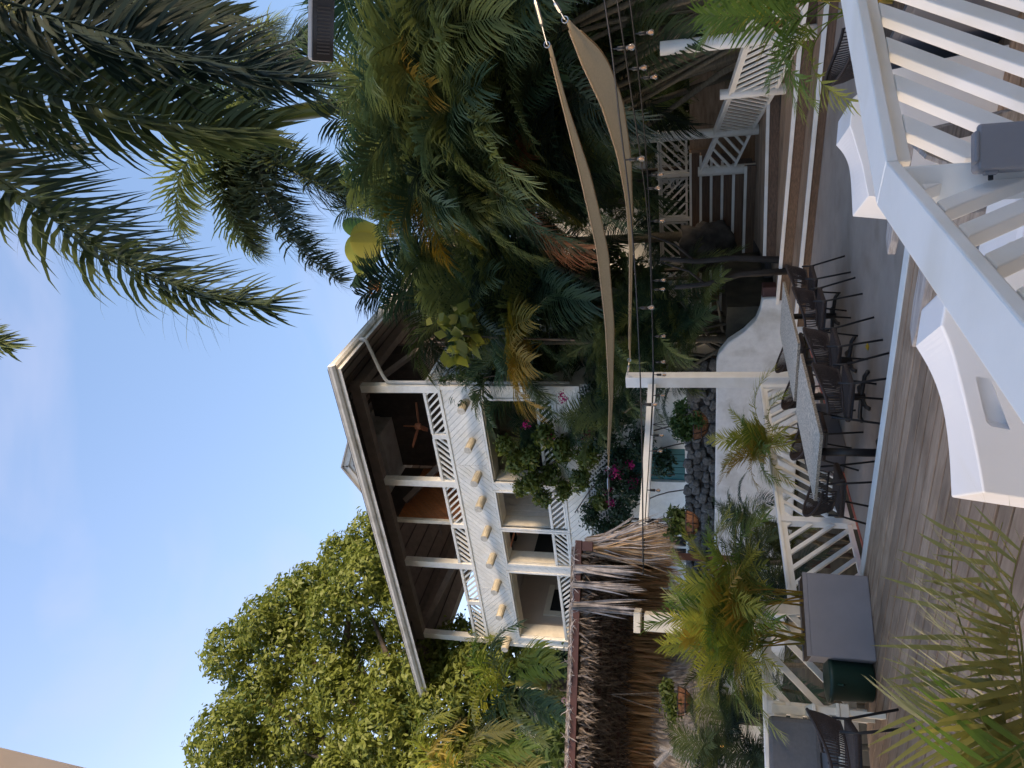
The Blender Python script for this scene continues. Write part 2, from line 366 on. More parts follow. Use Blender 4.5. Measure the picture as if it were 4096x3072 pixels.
# wall core with real openings, boards on top
core = MB()
core.bb(XL, XF, YF+.03, YF+.25, OZ1, Z1); core.bb(XL, XF, YF+.03, YF+.25, Z0, OZ0)
edges = [XF]+[e for o in opens for e in (o[1], o[0])]+[XL]
piers = [(edges[i+1], edges[i]) for i in range(0, len(edges), 2)]
for a, b in piers: core.bb(a, b, YF+.03, YF+.25, OZ0+.001, OZ1-.001)
core.bb(XF-.25, XF-.03, YF+.251, 26, 1.2, Z1)
core.bb(XL+.03, XL+.25, YF+.251, 26, 1.2, Z1)
core.bb(XL, XF, YF+.1, YF+.3, 1.2, 2.0)
wall = part('wall', core, 'house_white', house)
BW, BS = .128, .138
def boards(x0, x1, z0, z1, sg):
    for q in strips(x0, x1, z0, z1, BW, BS, sg):
        part('board', MB().prism([(a, YF+.029, c) for a, c in q], (0, -.024-random.uniform(0, .005), 0)), 'house_white', wall)
for a, b, sg in ((-12.16, XF-.1, -1), (-16.95, -12.16, 1), (XL+.12, -16.95, -1)):
    boards(a+.002, b-.002, OZ1+.08, Z1-.06, sg)
    boards(a+.002, b-.002, Z0+.1, OZ0-.08, -sg)
for i, (a, b) in enumerate(piers):
    mid = (a+b)/2; sg = 1 if -16.95 < mid < -12.16 else -1
    a2 = a+(.12 if i == len(piers)-1 else .07); b2 = b-(.1 if i == 0 else .07)
    boards(a2, b2, OZ0-.075, OZ1+.075, sg)
# right-hand wall boards
for q in strips(YF+.1, 21.5, 6.2, Z1-.06, .17, .182, 1):
    part('board', MB().prism([(XF-.029, a, c) for a, c in q], (.026, 0, 0)), 'house_white', wall)
# trims
def trim(nm, mb, m='house_white', **k): return part(nm, mb, m, house, bev=.004, **k)
trim('corner_board', MB().bb(XF-.1, XF+.012, YF-.02, YF+.1, Z0, Z1)); trim('corner_board', MB().bb(XL-.012, XL+.12, YF-.02, YF+.1, Z0, Z1))
trim('floor_band', MB().bb(XL-.03, XF+.03, YF-.035, YF+.24, Z1-.055, Z1+.03)); trim('floor_band', MB().bb(XF-.24, XF+.035, YF+.241, 26, Z1-.055, Z1+.03))
trim('base_band', MB().bb(XL-.02, XF+.02, YF-.03, YF+.2, Z0-.02, Z0+.1))
for a, b in opens:
    fr = MB(); t = .065
    fr.bb(a-t, b+t, YF-.025, YF+.08, OZ1, OZ1+t); fr.bb(a-t, b+t, YF-.025, YF+.08, OZ0-t, OZ0)
    fr.bb(a-t, a, YF-.024, YF+.08, OZ0+.001, OZ1-.001); fr.bb(b, b+t, YF-.024, YF+.08, OZ0+.001, OZ1-.001)
    f = trim('opening_frame', fr)
    rv = MB(); rv.bb(a+.002, a+.03, YF+.081, YF+.55, OZ0, OZ1); rv.bb(b-.03, b-.002, YF+.081, YF+.55, OZ0, OZ1); rv.bb(a+.031, b-.031, YF+.081, YF+.55, OZ1-.03, OZ1)
    part('reveal', rv, 'cream', f)
    r = trim('balustrade', MB().bb(a+.031, b-.031, YF+.0, YF+.09, 5.88, 5.96))
    part('lower_rail', MB().bb(a+.031, b-.031, YF+.02, YF+.07, OZ0+.02, OZ0+.07), 'house_white', r)
    n = 2 if b-a > 2 else 1
    for j in range(n):
        xa, xb = a+(b-a)*j/n+.04, a+(b-a)*(j+1)/n-.04
        for q in strips(xa, xb, OZ0+.071, 5.879, .05, .135, -1 if (a, b) != opens[2] else 1):
            part('slat', MB().prism([(p, YF+.03, c) for p, c in q], (0, .035, 0)), 'house_white', r)
# verandah behind the openings
room = MB(); room.bb(XL+.3, XF-.3, YF+.3, 21, 5.2, 5.44); room.bb(XL+.3, XF-.3, YF+.3, 21, 7.95, 8.2)
part('verandah_floor', room, 'interior', house)
bw = MB(); bw.bb(-19.2, -16.3, 20.4, 20.5, 5.45, 7.94); bw.bb(-16.3, -9.9, 19.2, 19.3, 5.45, 7.94); part('back_wall', bw, 'interior', house)
for a_, b_, c_ in ((-16.32, -16.2, 20.4), (-12.95, -12.8, 19.2)): part('partition', MB().bb(a_, b_, YF+.56, c_, 5.45, 7.94), 'interior', house)
for i in range(9): part('partition_board', MB().bb(-14.62+.0*i, -14.5, YF+.62+i*.3, YF+.62+i*.3+.28, 5.45, 7.94), 'house_white', house)
part('side_wall', MB().bb(-19.25, -19.2, YF+.56, 20.4, 5.45, 7.94), 'interior', house)
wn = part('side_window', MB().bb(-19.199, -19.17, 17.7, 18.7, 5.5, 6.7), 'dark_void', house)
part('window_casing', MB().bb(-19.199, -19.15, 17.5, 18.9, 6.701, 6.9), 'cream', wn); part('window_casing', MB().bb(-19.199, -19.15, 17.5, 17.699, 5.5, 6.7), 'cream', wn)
part('dark_panel', MB().bb(-16.199, -16.17, 17.15, 18.6, 5.46, 6.85), 'dark_void', house); part('dark_panel', MB().bb(-12.799, -12.77, 17.1, 19, 5.46, 7.2), 'dark_void', house)  # flat near-black panels stand in for the unlit depth of doorways
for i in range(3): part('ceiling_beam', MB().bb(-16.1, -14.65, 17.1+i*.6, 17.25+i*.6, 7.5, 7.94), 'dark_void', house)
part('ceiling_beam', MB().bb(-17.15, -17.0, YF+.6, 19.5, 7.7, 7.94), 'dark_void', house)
def fan(p, m, rz=0, s=1.):
    h = part('ceiling_fan', MB().lathe([(.02, .5), (.02, .12), (.1, .1), (.1, -.05), (.03, -.08)], p, 10), m, house, smooth=True)
    for k in range(3):
        a = rz+k*2.094; d = V((math.cos(a), math.sin(a), 0)); n = V((-d.y, d.x, 0)); c = V(p)
        part('fan_blade', MB().prism([c+d*.08+n*.05, c+d*.35*s+n*.09, c+d*.7*s+n*.06, c+d*.72*s-n*.05, c+d*.35*s-n*.07, c+d*.08-n*.04], (0, 0, -.015)), m, h)
fan((-15.25, 17.3, 7.35), 'pink_wood', .4)
# stone-coloured ground floor, teal door, lattice, windows
gf = MB(); gf.bb(XL, -15.5, YF+.1, YF+.3, 2.001, Z0); gf.bb(-13.9, -12.6, YF+.1, YF+.3, 2.001, Z0); gf.bb(-11.5, XF-.001, YF+.1, YF+.3, 2.001, Z0); gf.bb(-15.499, -11.501, YF+.1, YF+.3, 4.1, Z0)
part('ground_wall', gf, 'house_white', house)
part('lattice_screen', MB().bb(-16.5, -9.6, YF+.02, YF+.05, 4.15, Z0-.03), 'lattice_white', house)
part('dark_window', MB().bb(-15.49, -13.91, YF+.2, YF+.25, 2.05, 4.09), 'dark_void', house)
for i in range(4): part('window_bar', MB().bb(-15.45+i*.45, -15.39+i*.45, YF+.15, YF+.19, 2.05, 4.09), 'house_white', house)
dr = part('teal_door', MB().bb(-12.59, -11.51, YF+.2, YF+.25, 2.05, 4.09), 'teal', house)
for i in range(5): part('door_board', MB().bb(-12.57+i*.21, -12.38+i*.21, YF+.175, YF+.199, 2.1, 4.05), 'teal', dr)
part('sill', MB().bb(-17, -11, YF-.1, YF+.1, 2.02, 2.1), 'house_white', house)
# gallery
part('gallery_floor', MB().bb(XL+.1, XF-.1, YF+.25, 25.5, Z1-.2, Z1), 'soffit', house)
GP = [(-9.76, -9.54), (-12.99, -12.77), (-16.23, -16.0), (-19.54, -19.31)]
for a, b in GP: trim('gallery_post', MB().bb(a, b, YF+.01, YF+.22, Z1+.031, 10.9))
for yy in (21.0,): trim('gallery_post', MB().bb(-9.76, -9.55, yy, yy+.2, Z1+.031, 10.9))
trim('gallery_post', MB().bb(XL, XL+.2, 21.0, 21.2, Z1+.031, 10.9))
part('gallery_beam', MB().bb(XL-.1, XF+.05, YF, YF+.23, 10.901, 11.2), 'soffit', house)
part('gallery_beam', MB().bb(XF-.23, XF, YF+.231, 26, 10.901, 11.2), 'soffit', house); part('gallery_beam', MB().bb(XL, XL+.23, YF+.231, 26, 10.901, 11.2), 'soffit', house)
bays = [(-9.77, -11.12, -1), (-11.30, -12.76, 1), (-13.0, -14.42, -1), (-14.54, -15.99, 1), (-16.24, -17.65, -1), (-17.78, -19.30, 1)]
for a, b, sg in bays:
    r = trim('gallery_rail', MB().bb(b, a, YF+.03, YF+.15, 9.01, 9.09))
    for q in strips(b, a, Z1+.04, 9.009, .05, .155, sg): part('slat', MB().prism([(p, YF+.06, c) for p, c in q], (0, .045, 0)), 'house_white', r)
for x in (-11.21, -14.48, -17.71): trim('rail_post', MB().bb(x-.08, x+.08, YF+.02, YF+.16, Z1+.031, 9.07))
r = trim('gallery_rail', MB().bb(XF-.13, XF-.02, YF+.24, 20.99, 9.01, 9.09))
for q in strips(YF+.25, 20.9, Z1+.04, 9.009, .05, .155, -1, 60): part('slat', MB().prism([(XF-.1, p, c) for p, c in q], (.045, 0, 0)), 'cream', r)
def brace(a, b): part('brace', MB().beam(a, b, .12, .18), 'soffit', house)
brace((-14.3, YF+.9, 10.85), (-12.9, YF+2.4, 9.0)); brace((-16.3, YF+2.6, 9.2), (-19.1, YF+.5, 10.85)); brace((XF-.3, YF+.6, 10.85), (XF-.5, 20.5, 10.0))
# sunlit orange board partition in the gallery
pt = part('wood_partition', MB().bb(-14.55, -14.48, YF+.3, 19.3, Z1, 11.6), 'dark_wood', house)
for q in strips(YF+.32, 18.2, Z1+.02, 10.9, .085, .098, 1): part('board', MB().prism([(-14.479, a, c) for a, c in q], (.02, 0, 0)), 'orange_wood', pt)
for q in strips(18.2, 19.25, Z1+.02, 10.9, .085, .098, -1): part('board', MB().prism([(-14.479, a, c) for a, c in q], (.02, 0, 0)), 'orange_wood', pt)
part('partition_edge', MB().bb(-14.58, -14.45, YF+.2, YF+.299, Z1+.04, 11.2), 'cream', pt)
GY = 19.4; gb = MB(); gb.bb(-14.4, -9.8, GY, GY+.1, Z1, 9.2); gb.bb(-14.4, -9.8, GY, GY+.1, 10.4, 12.3); gb.bb(-14.4, -9.8, GY+.11, GY+.2, 9.2, 10.4)
part('gallery_back_wall', gb, 'dark_wood', house)
part('lattice_screen', MB().bb(-14.3, -9.9, GY+.05, GY+.08, 9.21, 10.39), 'lattice_dark', house)
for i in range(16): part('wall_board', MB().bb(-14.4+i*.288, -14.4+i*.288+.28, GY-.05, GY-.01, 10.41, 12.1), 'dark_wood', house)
part('lattice_screen', MB().bb(-16.2, -14.7, 21, 21.05, 9.0, 10.2), 'lattice_dark', house)
fan((-11.9, 18.0, 10.15), 'pink_wood', .2, 1.1); fan((-15.6, 18.0, 10.2), 'soffit', 1.0)
# logs poking out under the gallery
for lx, ly in [(-10.03, 0), (-11.3, 0), (-12.45, 0), (-13.36, 0), (-14.47, 0), (-15.55, 0), (-16.65, 0), (-17.75, 0), (-19.2, 0)]:
    r = random.uniform(.105, .122); zz = 7.88+random.uniform(-.02, .02)
    lg = part('log_end', MB().tube([(lx, YF+.1, zz), (lx-.01, YF-.3, zz+.01), (lx-.01, YF-.46, zz+.015)], [r, r*1.02, r*.98], 14), 'log', house, smooth=False)
    part('sawn_face', MB().tube([(lx-.01, YF-.461, zz+.015), (lx-.01, YF-.468, zz+.015)], r*.95, 14), 'log_end', lg)
for ly in (17.3, 19.0): part('log_end', MB().tube([(XF-.1, ly, 7.9), (XF+.45, ly, 7.92)], .12, 14), 'log', house)
# hipped roof with fascia, gutter and downpipe
ex0, ex1, ey0, ey1, ez = -20.75, -8.36, 15.22, 27.3, 10.62
sl = math.tan(R_(27)); hw = (ex1-ex0)/2; rh = hw*sl; xm = (ex0+ex1)/2
A, B, C_, D_ = [V(p) for p in ((ex0, ey0, ez+.2), (ex1, ey0, ez+.2), (ex1, ey1, ez+.2), (ex0, ey1, ez+.2))]
Ra, Rb = V((xm, ey0+hw, ez+.2+rh)), V((xm, ey1-hw+.5, ez+.2+rh))
rf = MB(); up = V((0, 0, .1))
rf.add([A, B, C_, D_, Ra, Rb], [(0, 1, 4), (1, 2, 5, 4), (2, 3, 5), (3, 0, 4, 5)])
rf.add([p+up*2 for p in (A, B, C_, D_, Ra, Rb)], [(0, 1, 4), (1, 2, 5, 4), (2, 3, 5), (3, 0, 4, 5)])
roof = part('roof', rf, 'roof_metal', house)
sf = MB(); dn = V((0, 0, -.05)); n = 26
part('soffit', MB().add([p+dn for p in (A, B, C_, D_, Ra, Rb)], [(0, 1, 4), (1, 2, 5, 4), (2, 3, 5), (3, 0, 4, 5)]), 'soffit', roof)
def planepts(e0, e1, r0, r1, n, nm):
    for i in range(1, n):
        t = i/n; a = e0.lerp(e1, t); b = r0.lerp(r1, t)
        part(nm, MB().beam(a+dn*2.2, b+dn*2.2, .02, .06), 'soffit', roof)
for i in range(1, 12):   # rafters' board lines, parallel to the eaves
    t = i/13
    part('soffit_batten', MB().beam(A.lerp(Ra, t)+dn*1.6, B.lerp(Ra, t)+dn*1.6, .03, .03), 'dark_wood', roof)
    part('soffit_batten', MB().beam(B.lerp(Ra, t)+dn*1.6, C_.lerp(Rb, t)+dn*1.6, .03, .03), 'dark_wood', roof)
    part('soffit_batten', MB().beam(A.lerp(Ra, t)+dn*1.6, D_.lerp(Rb, t)+dn*1.6, .03, .03), 'dark_wood', roof)
fs = MB(); t = .03
fs.bb(ex0, ex1, ey0-t, ey0, ez, ez+.21); fs.bb(ex1, ex1+t, ey0-t, ey1, ez, ez+.21); fs.bb(ex0-t, ex0, ey0-t, ey1, ez, ez+.21)
part('fascia', fs, 'gutter', roof)
def gutter(a, b, out):
    a, b, out = V(a), V(b), V(out); z = V((0, 0, 1))
    prof = [(.0, .06), (.0, .24), (.13, .24), (.145, .22), (.13, .19), (.12, .13), (.07, .07)]
    g = MB(); P = [[q+out*u+z*v for u, v in prof] for q in (a, b)]
    g.add(P[0]+P[1], [tuple(range(7)), tuple(range(13, 6, -1))]+[(i, (i+1) % 7, 7+(i+1) % 7, 7+i) for i in range(7)])
    part('gutter', g, 'gutter', roof)
gutter((ex0-.17, ey0-t, ez+.04), (ex1+.17, ey0-t, ez+.04), (0, -1, 0)); gutter((ex1+t, ey0-.02, ez+.04), (ex1+t, ey1, ez+.04), (1, 0, 0)); gutter((ex0-t, ey0-.02, ez+.04), (ex0-t, ey1, ez+.04), (-1, 0, 0))
dp = chaikin([V((ex1+.1, 16.75, ez+.1)), V((ex1+.1, 16.75, ez-.06)), V((ex1-.1, 16.75, ez-.1)), V((XF+.06, 16.55, ez-.45)), V((XF+.06, 16.5, ez-.65)), V((XF+.06, 16.5, 5))], 2)
part('downpipe', MB().tube(dp, .05, 8), 'gutter', house, smooth=True)
part('downpipe', MB().tube([V((XL-.06, 17.2, 10.4)), V((XL-.5, 17.2, 10.25)), V((XL-1.0, 17.2, 10.3))], .035, 6), 'gutter', house, smooth=True)
# little gable dormer
ap, dr_, dl_ = PY(1370, 1867, 18.2), PY(1398, 1741, 18.2), PY(1470, 1972, 18.2)
dl_.z = dr_.z = min(dl_.z, dr_.z)-.25; w_ = 1.25
dorm = part('dormer', MB().prism([ap+V((0, .1, -.1)), ap+V((-w_, .1, -.75)), ap+V((-w_, .1, -1.6)), ap+V((w_, .1, -1.6)), ap+V((w_, .1, -.75))], (0, 3, 0)), 'gutter', roof)
for s_ in (-1, 1):
    part('barge_board', MB().beam(ap+V((0, .05, -.08)), ap+V((s_*w_*1.12, .05, -.76)), .05, .2), 'gutter', dorm)
    part('dormer_roof', MB().prism([ap+V((0, -.05, 0)), ap+V((s_*w_*1.2, -.05, -.72)), ap+V((s_*w_*1.2, 3, -.72)), ap+V((0, 3, 0))], (0, 0, .05)), 'roof_metal', dorm)
part('louvre', MB().prism([ap+V((0, .09, -.35)), ap+V((-.7, .09, -.8)), ap+V((-.7, .09, -1.3)), ap+V((.7, .09, -1.3)), ap+V((.7, .09, -.8))], (0, -.02, 0)), 'soffit', dorm)
# second white building glimpsed through the palms
wing = T('white_annexe', 'white timber annexe half hidden behind the tall palms', 'building', (-2, 26, .8))
mb = MB().bb(-9.5, 9, 25.2, 25.5, .8, 7.2); wg = part('wall', mb, 'house_white', wing)
for x in (-7.5, -4.3, -1.0, 2.5, 5.5): part('window', MB().bb(x, x+1.2, 25.1, 25.19, 3.3, 5.4), 'dark_void', wing)
for x0 in (-9.4, -5.0, -.5, 4):
    for q in strips(x0, x0+4.3, 5.5, 7.1, .2, .215, 1 if x0 in (-9.4, -.5) else -1): part('board', MB().prism([(a, 25.199, c) for a, c in q], (0, -.025, 0)), 'house_white', wg)
part('roof', MB().prism([(-9.6, 24.3, 7.2), (9.5, 24.3, 7.2), (9.5, 29, 9.2), (-9.6, 29, 9.2)], (0, 0, .15)), 'roof_metal', wing)
# ================================================================== walls, railings
wz = MB(); YW = 15.0
prof = [(-22, 1.36), (-8.11, 1.36), (-7.9, 1.31), (-7.62, 1.12), (-7.38, .8), (-7.1, .56), (-6.85, .48), (-6.6, .45), (-6.6, -.4), (-22, -.6)]
gw = T('garden_wall', 'white rendered garden wall ending in a sweeping curve beside the steps', 'wall', (-12, 15.1, -.5))
part('render', wz.prism([(a, YW, c) for a, c in prof], (0, .25, 0)), 'stucco', gw, bev=.03)
rub = T('rubble_wall', 'dark rubble stone retaining wall behind the white rendered wall', 'wall', (-12, 15.9, 1.1))
part('core', MB().bb(-18, -8.6, 15.9, 16.25, 1.15, 2.0), 'rock', rub)
bmst = []
for v_ in range(6):
    bm = bmesh.new(); bmesh.ops.create_icosphere(bm, subdivisions=2, radius=.5)
    for vv in bm.verts: vv.co = V((max(-.4, min(.4, vv.co.x))*1.2, max(-.38, min(.38, vv.co.y)), max(-.38, min(.38, vv.co.z))*1.1))*random.uniform(.88, 1.08)
    me = bpy.data.meshes.new('stone'); bm.to_mesh(me); bm.free(); me.materials.append(MAT['stone']); bmst.append(me)
for row in range(5):
    x = -16.6+row*.09
    while x < -8.7:
        s_ = random.uniform(.13, .34); o = mkobj('stone', random.choice(bmst), rub, (x+12+s_/2, .0-random.uniform(0, .1), (.12+row*.19)+random.uniform(-.06, .06)), 0, (s_*1.1, .17, random.uniform(.17, .28))); o.rotation_euler = (0, random.uniform(-.3, .3), 0); x += s_*.95

def railing(name, label, p0, p1, z0, zt, sgns, sp=.2, sw=.055, sd=.035, ang=45, m='white', rail_w=.11, rail_h=.04, posts=True, lip=.12, cat='railing', pw=.1, endpost=(1, 1), panel_ends=None):
    p0, p1 = V((*p0, 0)), V((*p1, 0)); d = (p1-p0).normalized(); Ln = (p1-p0).length; n = V((-d.y, d.x, 0))
    th = T(name, label, cat, (p0.x, p0.y, z0))
    up = V((0, 0, 1)); W = lambda a, z, o=0: p0+d*a+n*o+up*z
    part('top_rail', MB().beam(W(-.06, zt-rail_h/2), W(Ln+.06, zt-rail_h/2), rail_w, rail_h), m, th, bev=.005)
    N = len(sgns); ends = panel_ends or [Ln*i/N for i in range(N+1)]
    for i, e in enumerate(ends):
        if i == 0 and not endpost[0] or i == N and not endpost[1]: continue
        part('post', MB().beam(W(e, z0), W(e, zt-rail_h-.001), pw, pw, d), m, th, bev=.004)
    for i, sg in enumerate(sgns):
        a, b = ends[i]+pw/2+.002, ends[i+1]-pw/2-.002
        part('upper_rail', MB().beam(W(a, zt-rail_h-.035), W(b, zt-rail_h-.035), .04, .065), m, th)
        part('bottom_rail', MB().beam(W(a, z0+lip), W(b, z0+lip), .045, .06), m, th)
        for q in strips(a, b, z0+lip+.031, zt-rail_h-.068, sw, sp, sg, ang, off=.03):
            part('slat', MB().prism([W(x, z, -sd/2) for x, z in q], n*sd), m, th, bev=.003)
    return th
railing('slatted_railing', 'white diagonal slat railing along the edge of the concrete patio behind the granite tables', (-6.85, 6.75), (-6.85, 11.72), -.3, .70, (-1, 1, -1), .19, .055, panel_ends=[0, 1.45, 3.3, 4.97])
railing('slatted_railing', 'white diagonal slat railing along the timber deck behind the grey cushioned bench', (-6.72, 6.5), (-8.75, 3.55), 0, 1.04, (-1, 1), .24, .07, panel_ends=[0, 1.05, 3.58], pw=.13)
# tall post and cream beam
pb = T('timber_post', 'tall square white timber post at the end of the patio railing', 'post', (-6.76, 11.86, -.3))
part('shaft', MB().bb(-6.87, -6.66, 11.76, 11.97, -.3, 3.02), 'white', pb, bev=.006)
bmo = part('cross_beam', MB().beam((-6.83, 11.75, 2.55), (-7.98, 8.9, 2.58), .12, .14), 'white'); tag(bmo, 'long cream timber beam running from the tall white post to the thatched hut', 'beam')
# near handrail
nr = T('deck_handrail', 'white wide-topped deck handrail with slanted slats turning at a corner post', 'railing', (-.85, 2.93, 0))
oc, ic = V((-.94, 2.97, 1.06)), V((-.76, 2.9, 1.06)); h = V((0, 0, -.042))
ro = oc+V((.62, 1.22, 0))*1.9; ri = ic+V((.46, .86, 0))*2.5
part('top_rail', MB().prism([(-.94, -1.0, 1.06), (-.76, -1.0, 1.06), ic, oc], h), 'rail_white', nr, bev=.006)
part('top_rail', MB().prism([oc+V((.001, .003, 0)), ic+V((.002, .003, 0)), ri, ro], h), 'rail_white', nr, bev=.006)
part('corner_post', MB().box((-.85, 2.9, .508), (.13, .13, 1.016), .25), 'rail_white', nr, bev=.005)
def slats(p0, d, Ln, off=0):
    d = V((*d, 0)).normalized(); n = V((-d.y, d.x, 0)); p0 = V((*p0, 0)); W = lambda a, z, o=0: p0+d*a+n*o+V((0, 0, z))
    part('bottom_rail', MB().beam(W(.08, .12), W(Ln, .12), .05, .08), 'rail_white', nr, bev=.004)
    part('sub_rail', MB().beam(W(.08, .985), W(Ln, .985), .038, .06), 'rail_white', nr, bev=.004)
    for q in strips(.07, Ln, .162, .954, .075, .178, 1, 47, off): part('slat', MB().prism([W(x, z, -.024) for x, z in q], n*.048), 'rail_white', nr, bev=.005)
slats((-.85, 2.9), (0, -1), 3.6, .02); slats((-.84, 2.93), (.47, .885), 2.3, .05)
eb = T('socket_box', 'grey weatherproof socket box screwed to the handrail corner post', 'box', PD(3990, 603, 2.88))
c_ = PD(3990, 603, 2.88); fx = V((S3, .5, 0)); fy = V((-.5, S3, 0)); RM = Matrix((fx, fy, V((0, 0, 1)))).transposed()
part('body', MB().box(c_+V((0, 0, -.06)), (.135, .075, .26), R=RM), 'box_grey', eb, bev=.012)
part('lid', MB().box(c_-fy*.05+V((0, 0, -.06)), (.15, .028, .272), R=RM), 'box_grey', eb, bev=.008)
part('hood', MB().box(c_-fy*.052+V((0, 0, .082)), (.10, .04, .014), R=RM), 'box_grey', eb, bev=.004)
part('latch', MB().box(c_-fx*.078-fy*.03+V((0, 0, .03)), (.012, .03, .04), R=RM), 'box_grey', eb, bev=.003)
part('lug', MB().tube([c_-fx*.08+V((0, 0, .02)), c_-fx*.095+V((0, 0, .02))], .008, 8), 'black_metal', eb)

# ================================================================== granite tables and woven chairs
def table(y0, y1, label):
    x0, x1, zt = -5.46, -4.60, .50
    t = T('granite_table', label, 'table', ((x0+x1)/2, (y0+y1)/2, -.25))
    xm = (x0+x1)/2
    for a, b in ((x0, xm-.002), (xm+.002, x1)):
        s_ = part('slab', MB().bb(a, b, y0, y1, zt-.034, zt), 'granite', t, bev=.003)
    part('rough_edge', MB().bb(x1+.0005, x1+.004, y0, y1, zt-.034, zt-.003), 'granite_edge', t); part('rough_edge', MB().bb(x0, x1, y0-.004, y0-.0005, zt-.034, zt-.003), 'granite_edge', t)
    for yy in (y0+.32, y1-.32):
        part('pedestal', MB().tube([(xm, yy, -.23), (xm, yy, zt-.06)], .045, 10), 'black_metal', t, smooth=True)
        part('crosshead', MB().bb(xm-.3, xm+.3, yy-.04, yy+.04, zt-.06, zt-.0345), 'black_metal', t)
        for a in (0, 1):
            dx, dy = (.36, 0) if a == 0 else (0, .28)
            part('foot', MB().tube([(xm-dx, yy-dy, -.235), (xm-dx*.8, yy-dy*.8, -.2), (xm, yy, -.19+.005*a), (xm+dx*.8, yy+dy*.8, -.2), (xm+dx, yy+dy, -.235)], .026, 8), 'black_metal', t, smooth=True)
table(6.90, 8.72, 'speckled grey granite topped table at the deck edge end of the row'); table(9.0, 11.05, 'speckled grey granite topped table at the steps end of the row')
def chair():
    c = T('woven_chair', 'x', 'chair')
    U = []
    for k in range(25):
        a = math.pi*(k/24); x = -.27*math.cos(a); yy = .12-.40*math.sin(a)**.8; U.append((x, yy, math.sin(a)))
    top = [V((x*1.04, yy*1.05+.0, .64+.15*s**1.3)) for x, yy, s in U]; bot = [V((x*.93, yy*.86+.02, .50+.03*s)) for x, yy, s in U]
    part('top_rim', MB().tube(top, .015, 6), 'dark_weave', c, smooth=True); part('lower_rim', MB().tube(bot, .012, 6), 'dark_weave', c, smooth=True)
    cd = MB(); n = 52
    for k in range(n+1):
        t = k/n*24; i = min(23, int(t)); f = t-i; a = top[i].lerp(top[i+1], f); b = bot[i].lerp(bot[i+1], f)
        cd.tube([a, a.lerp(b, .5)+(a-V((0, .1, a.z))).normalized()*.012, b], .0065, 4, False)
    part('cord_back', cd, 'dark_weave', c, kind='stuff')
    part('seat', MB().box((0, .03, .43), (.47, .48, .06)), 'dark_weave', c, bev=.025)
    for sx in (-1, 1):
        part('leg', MB().tube([(sx*.235, .20, .60), (sx*.24, .215, .43), (sx*.27, .27, 0)], .0125, 8), 'black_metal', c, smooth=True)
        part('leg', MB().tube([(sx*.2, -.20, .56), (sx*.21, -.2, .43), (sx*.26, -.31, 0)], .0125, 8), 'black_metal', c, smooth=True)
        part('side_bar', MB().tube([(sx*.24, .21, .405), (sx*.21, -.2, .405)], .011, 6), 'black_metal', c)
    return c
ch0 = chair(); used = [False]
def put_chair(x, y, z, rz, label, group=None):
    if not used[0]:
        used[0] = True; ch0.location = (x, y, z); ch0.rotation_euler = (0, 0, rz); ch0['label'] = label
        if group: ch0['group'] = group
        return
    o = copy_tree(ch0, None, (x, y, z), rz, label)
    if group: o['group'] = group
    elif 'group' in o: del o['group']
la = 'dark brown woven cord chair along the open patio side of the granite tables'; ga = 'chairs on the open side of the granite tables'
for yy in (10.35, 9.5, 8.28, 7.42): put_chair(-4.36+random.uniform(-.02, .02), yy, -.25, R_(90+random.uniform(-4, 4)), la, ga)
lb = 'dark brown woven cord chair between the granite tables and the white railing'; gb_ = 'chairs between the tables and the railing'
for yy in (10.95, 9.85, 8.6): put_chair(-5.78, yy, -.25, R_(-90+random.uniform(-5, 5)), lb, gb_)
put_chair(-5.62, 7.28, -.25, R_(-78), 'dark brown woven cord chair tucked round the railing side corner of the first granite table')
put_chair(-1.05, 8.0, -.25, R_(-100), 'dark woven cord chair half hidden by palm leaves beside the lone slate planter')
put_chair(-6.2, 4.42, 0, R_(128), 'dark brown woven cord chair on the timber deck in front of the cushioned bench')
o = part('fallen_leaf', MB().prism([PZ(3470, 1372, -.245), PZ(3476, 1385, -.243), PZ(3472, 1402, -.244), PZ(3462, 1388, -.24)], (0, 0, .004)), 'yellow_leaf'); tag(o, 'yellow fallen leaf lying on the bare concrete patio', 'leaf')

# ================================================================== planters, bench, white chairs
def planter(name, label, a, b, n, dep, h, z0, m, bev=.015):
    a, b, n = V((*a, z0)), V((*b, z0)), V((*n, 0)).normalized()
    t = T(name, label, 'planter', (a+b)/2); up = V((0, 0, h)); w_ = .03
    d = (b-a).normalized()
    part('shell', MB().prism([a, b, b+n*dep, a+n*dep], up-V((0, 0, .04))), m, t, bev=bev)
    rm = MB()
    for p, q in ((a, b), (b+n*dep, a+n*dep)): rm.beam(p+up-V((0, 0, .02))+(n*w_/2 if p == a else -n*w_/2), q+up-V((0, 0, .02))+(n*w_/2 if p == a else -n*w_/2), w_, .0398)
    part('rim', rm, m, t)
    part('soil', MB().prism([a+n*.03+up-V((0, 0, .04)), b+n*.03+up-V((0, 0, .04)), b+n*(dep-.03)+up-V((0, 0, .04)), a+n*(dep-.03)+up-V((0, 0, .04))], (0, 0, .03)), 'soil', t)
    return t
planter('box_planter', 'smooth grey box planter on the timber deck holding two clumps of yellow-green palms', (-5.96, 6.31), (-6.41, 5.59), (-.85, .53), .4, .65, 0, 'grey_planter')
planter('box_planter', 'lone slate grey planter on the deck behind the handrail slats', (-.89, 5.52), (-.32, 4.66), (.83, .55), .42, .62, 0, 'slate_planter')
planter('box_planter', 'low grey planter on the patio against the white railing behind the tables', (-6.28, 9.1), (-6.28, 10.3), (-1, 0), .4, .5, -.25, 'slate_planter')
gbn = T('green_bin', 'dark green plastic tub behind the grey box planter', 'tub', (-6.75, 5.62, 0))
part('tub', MB().lathe([(.17, 0.005), (.2, .02), (.22, .38), (.24, .4), (.24, .44), (.21, .44)], (-6.75, 5.62, 0), 18), 'green_bin', gbn, smooth=True)
